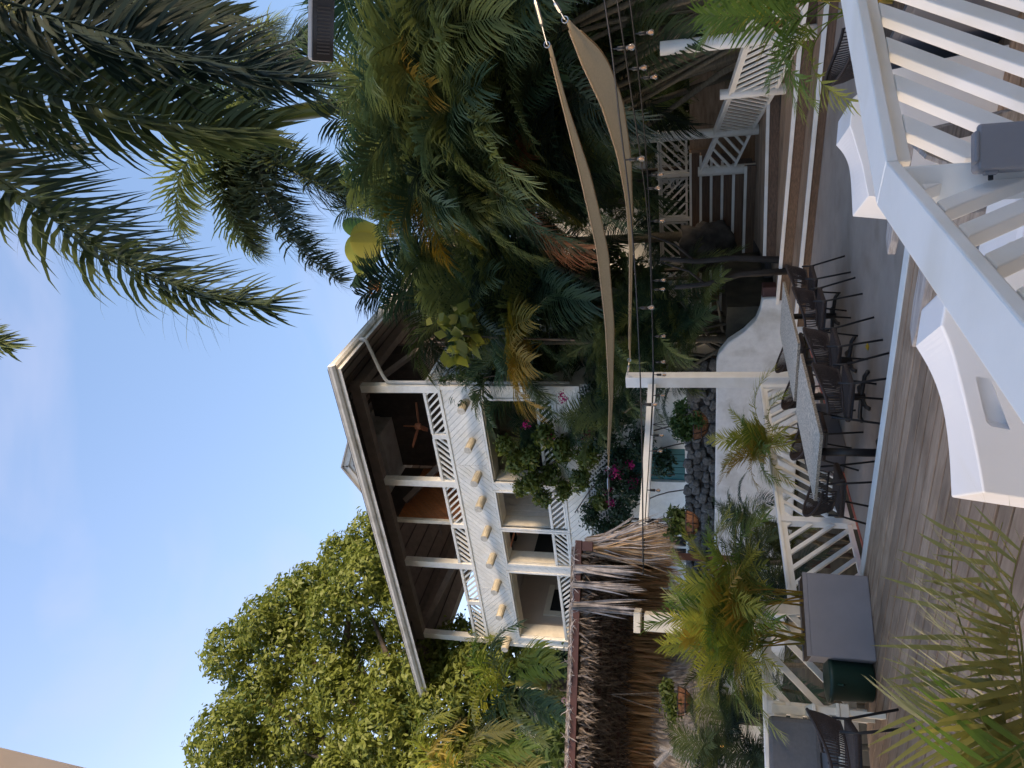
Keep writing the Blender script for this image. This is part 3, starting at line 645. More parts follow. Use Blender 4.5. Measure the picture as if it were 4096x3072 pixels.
part('handle', MB().tube([(-6.62, 5.44, .36), (-6.55, 5.38, .33), (-6.62, 5.44, .30)], .012, 6), 'green_bin', gbn)
# bench
bn = T('slatted_bench', 'cream painted timber bench with dark grey cushions against the deck railing', 'bench', (-6.7, 5.2, 0))
bd = V((-.567, -.824, 0)); bnn = V((-.824, .567, 0)); b0 = V((-6.52, 5.14, 0)); up = V((0, 0, 1))
W = lambda a, o, z: b0+bd*a+bnn*o+up*z
for a in (.05, 1.7):
    part('leg', MB().prism([W(a, 0, 0), W(a, .2, 0), W(a, .14, .4), W(a, .03, .4)], bd*.05), 'cream', bn, bev=.004)
    part('leg', MB().beam(W(a+.025, .52, 0), W(a+.025, .60, .98), .05, .09, bd), 'cream', bn, bev=.004)
    part('arm_post', MB().beam(W(a+.025, .06, .4), W(a+.025, .06, .62), .05, .07, bd), 'cream', bn, bev=.004)
    part('arm', MB().beam(W(a+.025, -.02, .64), W(a+.025, .6, .64), .1, .035), 'cream', bn, bev=.004)
for i in range(4): part('seat_slat', MB().beam(W(.0, .06+i*.13, .42), W(1.75, .06+i*.13, .42), .11, .03), 'cream', bn, bev=.003)
part('front_rail', MB().beam(W(0, .03, .36), W(1.75, .03, .36), .03, .08), 'cream', bn, bev=.003)
for i in range(3): part('back_slat', MB().beam(W(0, .555+i*.022, .58+i*.16), W(1.75, .555+i*.022, .58+i*.16), .025, .12), 'cream', bn, bev=.003)
cu = T('bench_cushion', 'dark grey back and seat cushion set on the cream bench', 'cushion', (-6.7, 5.2, .44))
part('seat_pad', MB().box(W(.9, .3, .49), (1.5, .5, .1), R=Matrix((bd, bnn, up)).transposed()), 'cushion', cu, bev=.04)
Rt_ = Matrix((bd, (bnn*.97+up*-.22).normalized(), (bnn*.22+up*.97).normalized())).transposed()
part('back_pad', MB().box(W(.9, .47, .78), (1.5, .11, .5), R=Rt_), 'cushion', cu, bev=.045)
pl = T('throw_pillow', 'small white throw pillow with blue print on the grey cushioned bench', 'pillow', W(1.15, .28, .56))
part('pillow', MB().box(W(1.22, .25, .68), (.4, .12, .34), R=Rt_), 'magazine', pl, bev=.05)
part('print', MB().box(W(1.20, .186, .66), (.12, .012, .2), R=Rt_), 'blue_print', pl, bev=.004)
# white moulded lounge chairs: curved block with a recessed hand slot in its side
z6 = zf((3200, 1000), 1.658); zM = zf((3300, 600), 2.37); zN = zf((3300, 0), 2.37)
def lounger(label, Y0, near_px, far_px, slot_px=None):
    N_ = chaikin([PY(*q, Y0) for q in near_px], 2); F_ = chaikin([PZ(*q, PY(*p, Y0).z-.01) for p, q in zip(near_px, far_px)], 2); n = len(N_)
    t = T('moulded_chair', label, 'chair', (N_[n//2].x, Y0+.2, 0))
    e = [V((.16, 0, 0)), V((.30, 0, -.16))]
    near = [V((N_[-1].x-.1, Y0, 0))]+N_[::-1]+[N_[0]+e[0], N_[0]+e[1], V((N_[0].x+.38, Y0, 0))]
    far = [V((F_[-1].x-.1, F_[-1].y, 0))]+F_[::-1]+[F_[0]+e[0], F_[0]+e[1], V((F_[0].x+.38, F_[0].y, 0))]
    k = len(near); mb = MB().add(near+far, [tuple(range(k)), tuple(range(2*k-1, k-1, -1))]+[(i, (i+1) % k, k+(i+1) % k, k+i) for i in range(k)])
    o = part('shell', mb, 'plastic_white', t, bev=.022, smooth=False); o.modifiers['b'].segments = 4
    if slot_px:
        bm = MB().prism([PY(*q, Y0)+V((0, -.02, 0)) for q in slot_px], (0, .06, 0)); inv = WM[t].inverted(); bm.v = [tuple(inv @ V(p)) for p in bm.v]
        cut = mkobj('cut', mesh(bm, 'plastic_white'), t); mod = o.modifiers.new('c', 'BOOLEAN'); mod.object = cut; mod.operation = 'DIFFERENCE'; mod.solver = 'EXACT'
        bpy.context.view_layer.update(); dg = bpy.context.evaluated_depsgraph_get(); nm = bpy.data.meshes.new_from_object(o.evaluated_get(dg)); o.modifiers.clear(); o.data = nm; bpy.data.objects.remove(cut)
lounger('large white moulded lounge chair beside the handrail, with a hand slot in its side', 2.6, [z6(*q) for q in [(935, 500), (1000, 650), (1050, 840), (1110, 1080), (1170, 1350), (1215, 1610)]], [z6(*q) for q in [(765, 640), (855, 790), (920, 950), (965, 1150), (990, 1400), (1000, 1640)]], [z6(*q) for q in [(1165, 840), (1200, 1000), (1235, 1140), (1265, 1170), (1395, 1195), (1290, 900), (1250, 850)]])
lounger('white moulded lounge chair nearer the patio, behind the handrail corner', 5.1, [zN(235, 1190), zN(280, 1330), zN(320, 1470), zM(350, 130), zM(375, 280), zM(410, 440)], [zN(105, 1380), zN(170, 1450), zN(220, 1550), zM(240, 240), zM(252, 430), zM(260, 630)])
tb = T('moulded_ottoman', 'low white moulded seat block seen through the handrail slats', 'seat', (-1.45, 3.3, 0))
for i in range(2): part('block', MB().box((-1.36, 3.05+i*.47, .22), (.62, .46, .43)), 'plastic_white', tb, bev=.04)
# weathered armchair: two arm boards show past the handrail
ad = T('weathered_armchair', 'bleached grey wooden garden armchair behind the handrail', 'chair', (-1.5, 4.3, 0))
def arm(tip, d, ln):
    tip = V(tip); d = V((*d, 0)).normalized(); n = V((-d.y, d.x, 0))
    part('arm', MB().prism([tip, tip+n*.10+d*.06, tip+n*.13+d*.22, tip+n*.13+d*ln, tip-n*.02+d*ln, tip-n*.02+d*.1], (0, 0, -.045)), 'weathered', ad, bev=.006)
    part('arm_bracket', MB().prism([tip+d*.25+n*.02+up*-.05, tip+d*.3+n*.02+up*-.2, tip+d*.36+n*.02+up*-.05], n*.04), 'weathered', ad)
    part('front_leg', MB().beam(tip+d*.3+n*.05+up*-.05, V((tip.x, tip.y, 0))+d*.3+n*.05, .09, .04, n), 'weathered', ad, bev=.004)
    part('rear_leg', MB().beam(tip+d*.68+n*.05+up*-.05, V((tip.x, tip.y, 0))+d*.78+n*.05, .09, .04, n), 'weathered', ad, bev=.004)
arm((-2.03, 3.91, .6), (1, -.1), .75); arm((-1.79, 4.67, .6), (1, -.1), .75)
for i in range(5): part('seat_slat', MB().beam((-1.72+i*.11, 3.95, .36-i*.02), (-1.66+i*.11, 4.72, .36-i*.02), .095, .025), 'weathered', ad, bev=.003)
for i in range(5): part('back_slat', MB().beam((-1.2, 4.0+i*.15, .26), (-1.02, 4.0+i*.15, .66), .13, .022, (1, 0, 0)), 'weathered', ad, bev=.003)

# ================================================================== stair railings, posts, rocks
def panel(th, a, b, za, zb, h, sg, sp=.17):
    """sloping slat panel between two upright points, za/zb the bottom heights"""
    a, b = V((*a, 0)), V((*b, 0)); d = (b-a).normalized(); Ln = (b-a).length; n = V((-d.y, d.x, 0)); k = (zb-za)/Ln
    W = lambda x, z, o=0: a+d*x+n*o+V((0, 0, z+za+k*x))
    part('top_rail', MB().prism([W(0, h, -.07), W(Ln, h, -.07), W(Ln, h, .07), W(0, h, .07)], (0, 0, .04)), 'white', th, bev=.004)
    for z in (h-.07, .0): part('rail', MB().prism([W(.05, z, -.02), W(Ln-.05, z, -.02), W(Ln-.05, z, .02), W(.05, z, .02)], (0, 0, .06)), 'white', th)
    for x in (.05, Ln-.09): part('stile', MB().prism([W(x, .0605, -.021), W(x+.05, .0605, -.021), W(x+.05, h-.0705, -.021), W(x, h-.0705, -.021)], n*.042), 'white', th)
    for q in strips(.101, Ln-.091, .0605, h-.0705, .05, sp, sg): part('slat', MB().prism([W(x, z, -.016) for x, z in q], n*.032), 'white', th)
zS = zf((2600, 300), 2.074)
sr = T('stair_railing', 'white slat railing panels between round log posts beside the timber stairs', 'railing', (-4, 17.5, .4))
q1 = PY(*zS(735, 780), 18.75); q2 = PZ(*zS(905, 450), .42); q3 = V((-2.55, 15.35, .2)); q4 = V((-1.45, 13.6, 0)); q5 = V((-.1, 12.6, 0))
for q, ht, r in ((q1, .95, .12), (q2, 2.9, .115), (q3, 1.15, .1), (q4, 2.35, .12), (q5, 1.2, .08)):
    part('log_post', MB().tube([(q.x, q.y, q.z-.4), (q.x, q.y, q.z+ht*.5), (q.x, q.y, q.z+ht)], [r, r*.97, r*.95], 14), 'white', sr, smooth=True)
panel(sr, (q1.x, q1.y), (q2.x, q2.y), q1.z+.1, q2.z+.12, .78, 1); panel(sr, (q2.x, q2.y), (q3.x, q3.y), q2.z+.12, q3.z+.12, .85, 1); panel(sr, (q3.x, q3.y), (q4.x, q4.y), q3.z+.12, q4.z+.12, .85, -1); panel(sr, (q4.x, q4.y), (q5.x, q5.y), .12, .12, .85, 1, .3)
lr = T('landing_railing', 'white slat railing on the landing at the top of the timber stairs', 'railing', (-6, 20.9, 1.98))
for i in range(4):
    panel(lr, (-9.2+i*1.25, 20.95), (-8.0+i*1.25, 20.95), 2.05, 2.05, .75, 1 if i % 2 else -1); part('post', MB().bb(-9.26+i*1.25, -9.16+i*1.25, 20.9, 21.0, 1.98, 2.85), 'white', lr)
for (xx, yy) in ((-8.4, 20.4), (-7.5, 19.9)): pass
rk = T('boulder', 'dark weathered boulder beside the timber stairs', 'rock', PZ(*zS(560, 1380), .9))
bm = bmesh.new(); bmesh.ops.create_icosphere(bm, subdivisions=4, radius=.55); c_ = PY(*zS(460, 1390), 18.9)
from mathutils import noise as mnoise
for vv in bm.verts:
    k = 1+.55*mnoise.noise(vv.co*2.6)+.25*mnoise.noise(vv.co*6); vv.co = V((vv.co.x*1.15*k, vv.co.y*.7*k, vv.co.z*1.1*k))
me = bpy.data.meshes.new('rock'); bm.to_mesh(me); bm.free(); me.materials.append(MAT['rock']); me.polygons.foreach_set('use_smooth', [True]*len(me.polygons))
o = mkobj('stone', me, rk); o.location = c_-rk.location
pt_ = T('grey_pot', 'dark grey flower pot behind the boulder on the stairs', 'pot', PY(*zS(345, 1370), 19.6))
c_ = PY(*zS(345, 1370), 19.6); part('pot', MB().lathe([(.22, -.55), (.26, 0), (.29, .02), (.29, .07), (.24, .07)], c_+V((0, 0, .05)), 16), 'grey_pot', pt_, smooth=True)
for i, (p, q) in enumerate((((3090, 1045), (2640, 1035)), ((3090, 1085), (2700, 1150)), ((3040, 1080), (2880, 1145)))):
    a = PZ(*p, .3); b = PD(*q, math.hypot(a.x, a.y)); t = T('slender_trunk', ('dark slender upright trunk beside the timber stairs', 'dark slender leaning trunk crossing in front of the boulder', 'short dark trunk stub between two slender trunks')[i], 'trunk', a)
    part('trunk', MB().tube([a-V((0, 0, .4)), a.lerp(b, .33)+V((.05, 0, 0)), a.lerp(b, .66)-V((.04, 0, 0)), b], [.075, .06, .055, .045], 9), 'darkbark', t, smooth=True)
    if i < 2:
        part('branch', MB().tube([a.lerp(b, .7), a.lerp(b, .85)+V((.3, 0, 0)), b+V((.5, .2, .3))], [.03, .022, .012], 6), 'darkbark', t, smooth=True)
rb = part('step_box', MB().box(PZ(3078, 1165, .3), (.3, .3, .3)), 'brown_beam', bev=.02); tag(rb, 'dark red square box at the foot of the slender trunks', 'box')
# ================================================================== foliage makers
def frond_data(pts, n=38, ll=.42, lw=.022, fwd=(28, 62), vang=.25, droop=.5, s0=.16, seed=0, prof=None, rr=.012, seg=3, jit=.12, gap=0., upv=(0, 0, 1)):
    """pinnate leaf along a 3D midrib: midrib tube plus two rows of drooping leaflets"""
    g = np.random.default_rng(seed); P = np.array([tuple(p) for p in pts]); d = np.diff(P, axis=0); sl_ = np.r_[0, np.cumsum(np.linalg.norm(d, axis=1))]; tot = sl_[-1]
    mb = MB(); mb.tube([V(p) for p in P], [rr*(1-.8*s/tot) for s in sl_], 4, False)
    up = np.array(upv, float); vs, fs = [], []; o = len(mb.v)
    at = lambda s: np.array([np.interp(s*tot, sl_, P[:, k]) for k in range(3)])
    for i in range(n):
        s = s0+(1-s0)*(i+.5)/n
        for sd in (-1, 1):
            s2 = min(.999, s+g.normal()*.006)
            if g.random() < gap: continue
            p = at(s2); t = at(min(1, s2+.02))-at(max(0, s2-.02)); t /= np.linalg.norm(t)+1e-9
            side = np.cross(t, up); nl = np.linalg.norm(side); side = side/nl if nl > 1e-3 else np.array([1., 0, 0]); u2 = np.cross(side, t)
            fa = math.radians(fwd[0]+(fwd[1]-fwd[0])*s2+g.normal()*5)
            dr = sd*side*math.cos(fa)+t*math.sin(fa)+u2*(vang+g.normal()*jit); dr /= np.linalg.norm(dr)
            pf = prof(s2) if prof else (.5+.5*math.sin(math.pi*min(1, .12+s2*.95)))
            Ln = ll*pf*(1+g.normal()*.07); q = p.copy(); base = len(vs)+o; dd = dr.copy()
            wdir = np.cross(dd, u2); wdir /= np.linalg.norm(wdir)+1e-9
            for k in range(seg):
                wk = lw*(.55, 1., .8, .5)[min(k, 3)]*(.7+.3*pf)
                vs += [tuple(q-wdir*wk/2), tuple(q+wdir*wk/2)]
                q = q+dd*Ln/seg; dd = dd+np.array([0, 0, -1.])*droop*(.6+g.random()*.8)/seg; dd /= np.linalg.norm(dd)
            vs.append(tuple(q))
            for k in range(seg-1): b_ = base+2*k; fs.append((b_, b_+1, b_+3, b_+2))
            b_ = base+2*(seg-1); fs.append((b_, b_+1, b_+2))
    mb.v += vs; mb.f += fs
    return mb
def arc(L_, a0, a1, n=12, pw=1.3):
    p = V((0, 0, 0)); r = [p.copy()]
    for i in range(n):
        t = (i+.5)/n; a = R_(a0+(a1-a0)*t**pw); p = p+V((math.cos(a), 0, math.sin(a)))*(L_/n); r.append(p.copy())
    return r
def fmesh(mb, m):
    me = bpy.data.meshes.new('frond'); me.from_pydata(mb.v, [], mb.f); me.materials.append(MAT[m]); me.update(); return me
VAR = {}
def variants(key, m, L_, angs, **k):
    VAR[key] = [[fmesh(frond_data(arc(L_, a0, a1), seed=11*i+s, **k), m) for s in range(2)] for i, (a0, a1) in enumerate(angs)]
A5 = [(82, 35), (70, -5), (55, -35), (38, -60), (15, -78)]
kent = dict(n=70, ll=.86, lw=.026, fwd=(14, 55), vang=.28, droop=1.05, s0=.14, rr=.014, jit=.06)
variants('mid', 'palm_mid', 2.1, A5, **kent); variants('mid_y', 'palm_yellow', 2.0, A5[1:4], **kent); variants('mid_d', 'palm_dark', 2.1, A5, **kent)
variants('mid_b', 'palm_brown', 1.7, [(0, -80), (-20, -88)], **{**kent, 'droop': 1.6})
arec = dict(n=30, ll=.30, lw=.017, fwd=(28, 58), vang=.25, droop=.45, s0=.28, rr=.007)
variants('areca', 'palm_areca', 1.15, [(86, 50), (80, 20), (70, -10), (58, -40), (45, -55)], **arec)
variants('areca_y', 'palm_yellow', 1.1, [(80, 20), (65, -30)], **arec); variants('areca_d', 'palm_mid', 1.15, [(84, 40), (75, 0), (60, -40)], **arec)
royal = dict(n=70, ll=.62, lw=.03, fwd=(20, 60), vang=.15, droop=1.1, s0=.12, rr=.025, jit=.35)
variants('royal', 'palm_dark', 3.0, [(75, 10), (55, -25), (35, -60), (10, -75)], **royal)
def crown(th, c, key, n, sc=1., r0=None, rot=0, alt=(), altp=0., vr=None, name='frond', lo=0.):
    c = V(c)-th.location; vs = VAR[key]; a = rot
    for i in range(n):
        a += 2.39996; t = (i+.5)/n; j = min(len(vs)-1, int((lo+(1-lo)*t)*len(vs))) if vr is None else vr
        ms = vs[j]
        if alt and random.random() < altp: ms = random.choice(VAR[random.choice(alt)])
        mkobj(name, random.choice(ms), th, c+V((random.uniform(-1, 1), random.uniform(-1, 1), 0))*(r0 or .02), a+random.uniform(-.25, .25), sc*random.uniform(.82, 1.1))
def palm(label, c, key, n, sc, zb, group, tr=.07, alt=(), altp=0., name='palm_tree', lean=.3, trunk_m='palmtrunk', cat='palm', shaft=0.):
    c = V(c); b = footing(c) if zb is None else V((c.x+random.uniform(-lean, lean), c.y+random.uniform(-lean, lean), zb))
    ln_ = V((c.x-b.x, c.y-b.y, 0))
    if zb is None and ln_.length > 1.9: c = V((b.x, b.y, c.z))+ln_.normalized()*1.9      # palms lean only so far
    th = T(name, label, cat, b, 0, group)
    part('trunk', MB().tube([b-V((0, 0, .3)), b.lerp(c, .35)+V((random.uniform(-.1, .1), 0, 0)), b.lerp(c, .7), c], [tr*1.25, tr, tr*.9, tr*.75], 9), trunk_m, th, smooth=True)
    if shaft: part('crownshaft', MB().tube([c-V((0, 0, shaft)), c-V((0, 0, shaft*.8)), c-V((0, 0, shaft*.3)), c], [tr*.9, tr*1.25, tr*1.1, tr*.6], 10), 'crownshaft', th, smooth=True)
    crown(th, c, key, n, sc, alt=alt, altp=altp, rot=random.uniform(0, 6))
    return th
def leaves(centers, radii, count, size, m, seed=0, shell=.55, aspect=.45, squash=.8, flat=.0, rosette=1):
    """leaf-sized faces spread through ellipsoidal clumps"""
    g = np.random.default_rng(seed); C = np.array([tuple(c) for c in centers]); Rr = np.array(radii); pr = Rr**2; pr = pr/pr.sum()
    n0 = count//rosette; idx = g.choice(len(C), n0, p=pr); d = g.normal(size=(n0, 3)); d /= np.linalg.norm(d, axis=1, keepdims=True); rad = Rr[idx]*(shell+(1-shell)*g.random(n0)**.6)
    P = C[idx]+d*rad[:, None]*np.array([1, 1, squash]); P = np.repeat(P, rosette, 0)+g.normal(size=(n0*rosette, 3))*size*.35; d = np.repeat(d, rosette, 0); n = len(P)
    nor = d*.8+g.normal(size=(n, 3))*.55+np.array([0, 0, .45]); nor /= np.linalg.norm(nor, axis=1, keepdims=True)
    t = np.cross(nor, g.normal(size=(n, 3))); t /= np.linalg.norm(t, axis=1, keepdims=True); b = np.cross(nor, t); s = size*(.7+.6*g.random(n))[:, None]
    v = np.stack([P-t*s*.5, P+b*s*aspect*.5+nor*s*.05, P+t*s*.5-nor*s*.08, P-b*s*aspect*.5+nor*s*.05], 1).reshape(-1, 3)
    me = bpy.data.meshes.new('leaves'); me.vertices.add(4*n); me.vertices.foreach_set('co', v.ravel()); me.loops.add(4*n); me.polygons.add(n)
    me.loops.foreach_set('vertex_index', np.arange(4*n, dtype=np.int32)); me.polygons.foreach_set('loop_start', np.arange(0, 4*n, 4, dtype=np.int32)); me.polygons.foreach_set('loop_total', np.full(n, 4, dtype=np.int32))
    me.update(calc_edges=True); me.materials.append(MAT[m]); return me

# ================================================================== palm thicket right of the house
thick = [  # crown pixel x, y, distance, size
 (1480, 120, 11.5, 1.1), (1560, 420, 12.5, 1.1), (1500, 760, 14, 1.05), (1600, 640, 12.2, 1.), (1690, 230, 11, 1.1), (1760, 520, 11.6, 1.0), (1700, 900, 13.2, 1.0),
 (1850, 80, 10.8, 1.1), (1900, 330, 11.2, 1.), (1830, 700, 12.3, 1.0), (1800, 1080, 14.2, 1.0), (1960, 880, 12.8, 1.), (2020, 560, 11.5, 1.), (2080, 180, 10.7, 1.05),
 (2010, 1160, 14, .95), (2040, 1290, 14.8, .85), (2120, 780, 12, .95), (2180, 1050, 13.4, .95), (2230, 400, 11.4, 1.), (2280, 100, 10.8, 1.), (2150, 1340, 14.6, .9), (2330, 700, 12.4, .9),
 (2100, 1520, 15.2, .85), (2340, 1150, 14, .85), (2420, 420, 12.2, .9), (2450, 950, 13.5, .8), (2330, 1480, 15.2, .85), (2520, 150, 11.8, .9), (2250, 1700, 15.6, .7)]
lab = 'tall feathery green palm in the dense thicket beside the house'; grp = 'palms of the dense thicket'
BANK = [(13.3, 1.6), (14.4, -.5), (16.2, -1.8), (18.4, -3.0), (20.6, -3.9), (22.4, -4.2)]
def footing(c):
    """where a palm's stem meets the ground: never on the patio, the steps or the stairs"""
    if c.x < -7.2 and c.y > 15.5: return V((c.x, c.y, 1.15))
    yy = min(max(c.y, 13.4), 22.3); xl_ = np.interp(yy, [p[0] for p in BANK], [p[1] for p in BANK])
    if c.x < -6.2: return V((-7.35-random.uniform(0, 1.5), max(c.y, 15.7)+random.uniform(0, .6), 1.15))
    return V((max(c.x, xl_+random.uniform(.1, .6)), yy, .15))
for i, (x, y, d, s) in enumerate(thick):
    c = PD(x+(330 if x < 1800 and y < 500 else 290 if x < 1800 and y < 950 else 40), y, d*1.33); dark = i > 18
    palm(lab, c, 'mid_d' if dark and i % 2 else 'mid', 17 if i < 20 else 14, s*(1.28 if x < 1800 else 1.42)*random.uniform(.9, 1.12), None, grp, tr=random.uniform(.05, .075), alt=('mid_y',) if i % 3 == 0 else ('mid_d',), altp=.12 if i % 3 == 0 else .18)
th = palm('feathery palm with one hanging rust brown frond in the thicket', PD(2020, 800, 16.8), 'mid', 10, 1.25, None, None, alt=('mid_b',), altp=.0)
mkobj('frond', VAR['mid_b'][1][0], th, PD(2080, 800, 15.6)-th.location, R_(-125), 1.25); mkobj('frond', VAR['mid_b'][0][0], th, PD(1990, 700, 15.6)-th.location, R_(-60), 1.05)
th = palm('palm with drooping yellow fronds in front of the thicket', PD(2170, 1370, 17.4), 'mid', 8, 1.1, None, None)
for a in (255, 285, 310): mkobj('frond', VAR['mid_y'][2][0], th, PD(2170, 1370, 17.3)-th.location, R_(a), 1.2)
# low dark understorey palms behind and in front of the garden wall
under = [(2720, 1130, 15.6), (2760, 1250, 15.3), (2820, 1330, 15.5), (2700, 1400, 15.9), (2650, 1250, 15.7), (2560, 1150, 16.2), (2600, 1350, 16.4), (2870, 1200, 15.1), (2700, 1520, 16), (2560, 1520, 16.3), (2700, 850, 20), (2650, 600, 19), (2560, 300, 16), (2750, 200, 15), (2850, 100, 14.5), (2650, 60, 13.5), (2500, 1700, 16.5), (2480, 1350, 16.3)]
for i, (x, y, d) in enumerate(under):
    c = PD(x, y, d*(1.0 if y > 1000 else 1.25))
    if y > 1000: c = PD(x, y, max(d, (15.45/ray(x, y).y)*math.hypot(ray(x, y).x, ray(x, y).y)))
    palm('low shade palm growing under the tall thicket by the garden wall', c, 'mid', 11, .72, None, 'shade palms under the thicket', tr=.035, alt=('areca_d',), altp=.4)
gard = [(2960, 2080, 9.9), (3010, 2250, 9.6), (2980, 2480, 9.6), (2900, 2650, 10.2), (2920, 2850, 10), (2850, 3020, 10.3), (3100, 2150, 9.4), (3120, 2330, 9.3), (3060, 2760, 9.6), (3030, 3040, 9.4)]
for i, (x, y, d) in enumerate(gard):
    c = PX(x+70, y, -7.75-random.uniform(0, .7)-(1.2 if y > 2450 else 0)); zb = -.55
    palm('dark bushy palm in the sunken garden outside the white railing', c, 'mid_d' if i % 2 else 'mid', 10, .42, zb, 'bushy palms outside the railing', tr=.035)
# dark shrubbery behind everything on the right
for i, (x, y, z, r) in enumerate([(-8.2, 23.5, 2.5, 1.6), (-4.5, 23.6, 3.2, 2.), (-1, 22.8, 3.2, 2.2), (2.5, 21, 3.4, 2.4), (4.5, 17.5, 3, 2.2), (-8.3, 18, 3.6, 1.1), (-8.2, 20.2, 4.3, 1.2), (5.5, 14.5, 4, 2.4), (-5.5, 21.8, 5.6, 1.6), (-2, 20.5, 6.3, 1.8), (1.2, 18.5, 6.5, 2.0), (-7.7, 19.6, 6.2, 1.1)]):
    s_ = T('dense_shrub', 'dense dark leafy shrub filling the gaps behind the palm thicket', 'shrub', (x, y, .3), 0, 'shrubs behind the thicket')
    cs = [(x+random.uniform(-r, r)*.6-0, y+random.uniform(-r, r)*.5, z+random.uniform(-r, r)*.7) for _ in range(9)]
    part('stem', MB().tube([(x, y, 0), (x, y, z)], [.08, .04], 6), 'darkbark', s_)
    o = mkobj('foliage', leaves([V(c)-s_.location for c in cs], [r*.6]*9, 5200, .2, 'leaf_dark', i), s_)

# ================================================================== crownshaft palm and the near palm whose fronds hang over
c = PD(1060, 470, 17.5); b_ = PD(1320, 428, 17.5); base = V((b_.x+.1, b_.y+.4, .1))
th = T('royal_palm', 'tall palm with a smooth yellow-green crownshaft above the thicket', 'palm', base)
part('trunk', MB().tube([base, base.lerp(b_, .6), b_], [.2, .15, .14], 12), 'palmtrunk', th, smooth=True)
part('crownshaft', MB().tube([b_-V((0, 0, .02)), b_.lerp(c, .25), b_.lerp(c, .7), c+V((0, 0, .1))], [.19, .205, .18, .12], 12), 'crownshaft', th, smooth=True)
def traced(th, px, d0, d1, m, nm='frond', k=2, **kw):
    n = len(px); pts = [PD(x, y, d0+(d1-d0)*i/(n-1)) for i, (x, y) in enumerate(px)]; pts = chaikin(pts, k)
    o = mkobj(nm, fmesh(frond_data([p-th.location for p in pts], **kw), m), th); return o
RK = dict(n=180, ll=1.2, lw=.048, fwd=(10, 55), vang=-.1, droop=1.4, s0=.08, rr=.03, jit=.45)
rB = [  # fronds of the crownshaft palm, traced midribs
 ([(1050, 480), (1030, 560), (1150, 680), (1330, 760), (1500, 830)], 14, 12.6, 'palm_dark'), ([(1050, 500), (1020, 600), (1060, 800), (1180, 980), (1360, 1130)], 14, 12.4, 'palm_dark'),
 ([(1040, 490), (960, 560), (900, 700), (950, 850), (1010, 990)], 14, 13, 'palm_dark'), ([(1030, 470), (900, 520), (760, 620), (700, 760), (720, 920)], 14, 13, 'palm_mid'),
 ([(1040, 460), (900, 430), (760, 380), (700, 260)], 14, 14.5, 'palm_mid'), ([(1040, 440), (960, 350), (980, 220), (1080, 90)], 14, 14, 'palm_mid'), ([(1060, 430), (1030, 330), (1100, 220), (1220, 130)], 14, 13, 'palm_dark'), ([(1035, 480), (960, 640), (900, 820), (960, 960), (1040, 1020)], 14, 13.6, 'palm_mid')]
for i, (px, a, b2, m) in enumerate(rB+[(p_, a_, b_*1.01, m_) for p_, a_, b_, m_ in rB[:3]]): traced(th, px, a*1.25, b2*1.25, m, **{**RK, 'seed': 40+i})
nb = V((1.9, 6.4, -.5)); cN = V((1.1, 5.9, 8.6))
th = T('overhanging_palm', 'big palm whose long dark shaggy fronds hang into the sky', 'palm', nb)
part('trunk', MB().tube([nb, nb.lerp(cN, .5)+V((.2, 0, 0)), cN], [.26, .2, .17], 12), 'palmtrunk', th, smooth=True)
NK = dict(n=215, ll=.95, lw=.05, fwd=(8, 58), vang=-.15, droop=1.6, s0=.06, rr=.035, jit=.5, seg=4)
near = [([(-500, 250), (-200, 560), (0, 722), (240, 889), (555, 1092), (852, 1185), (1074, 1222)], 6.2, 6.6), ([(-500, 50), (0, 315), (370, 426), (740, 500), (1060, 520)], 6.2, 7.2), ([(-400, -120), (120, 40), (420, 130), (800, 230), (1230, 330)], 6.4, 7.4), ([(-500, 900), (-330, 1250), (-150, 1330), (30, 1380)], 6.5, 6.8), ([(-450, 300), (-200, 380), (80, 480), (320, 620)], 7.0, 7.6), ([(-300, -260), (300, -60), (650, 40), (950, 60)], 7.0, 8.0)]
for i, (px, a, b2) in enumerate(near): traced(th, px, a, b2, 'palm_dark', **{**NK, 'seed': 70+i, 'n': 215 if i < 3 else 110, 'll': .95 if i < 3 else .6})
THREADS = th
inf = MB(); q = PD(0, 60, 6.6)
for _ in range(260): p_ = q+V((random.gauss(0, .12), random.gauss(0, .12), random.gauss(0, .12))); inf.box(p_, (.022, .022, .022), random.random())
part('seed_cluster', inf, 'fruit', th, kind='stuff')

# ================================================================== big leafy tree on the left
tb = V((-24.5, 16.5, 1.0)); tree = T('broadleaf_tree', 'large broadleaf tree with glossy rosettes of leaves behind the house', 'tree', tb)
def pt(x, y, d): return PD(x, y, d)
out = [(800, 3150), (830, 2950), (900, 2800), (860, 2620), (980, 2500), (1100, 2420), (1180, 2350), (1300, 2250), (1420, 2180), (1500, 2130), (1000, 2750), (1080, 2600), (1250, 2450), (1380, 2330), (1500, 2280), (1560, 2420), (1120, 2900), (950, 3050), (1250, 2650), (1400, 2550), (1150, 3080), (1300, 2800), (1330, 2980), (1520, 2600), (1480, 2750), (1450, 2930), (1560, 2850), (1600, 3050), (1700, 2780), (1750, 2950), (1650, 2650), (1800, 2700), (1850, 2880), (1900, 3050), (1760, 2560), (1450, 3120), (1250, 3150), (1700, 3150), (1900, 2600), (2000, 2780)]
cs = [pt(x+55, y+random.uniform(-20, 20), random.uniform(26, 29.5)) for x, y in out]; rs = [random.uniform(.95, 1.45) for _ in out]
crn = mkobj('crown', leaves([c-tree.location for c in cs], rs, 66000, .23, 'leaf_tree', 5, shell=.5, aspect=.42, squash=.75, rosette=4), tree)
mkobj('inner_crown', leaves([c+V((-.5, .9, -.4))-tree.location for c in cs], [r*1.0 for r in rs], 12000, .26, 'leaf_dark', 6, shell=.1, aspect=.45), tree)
trunk_top = pt(1950, 3150, 29)
part('trunk', MB().tube([tb, tb.lerp(trunk_top, .5), trunk_top], [.55, .42, .34], 12), 'bark', tree, smooth=True)
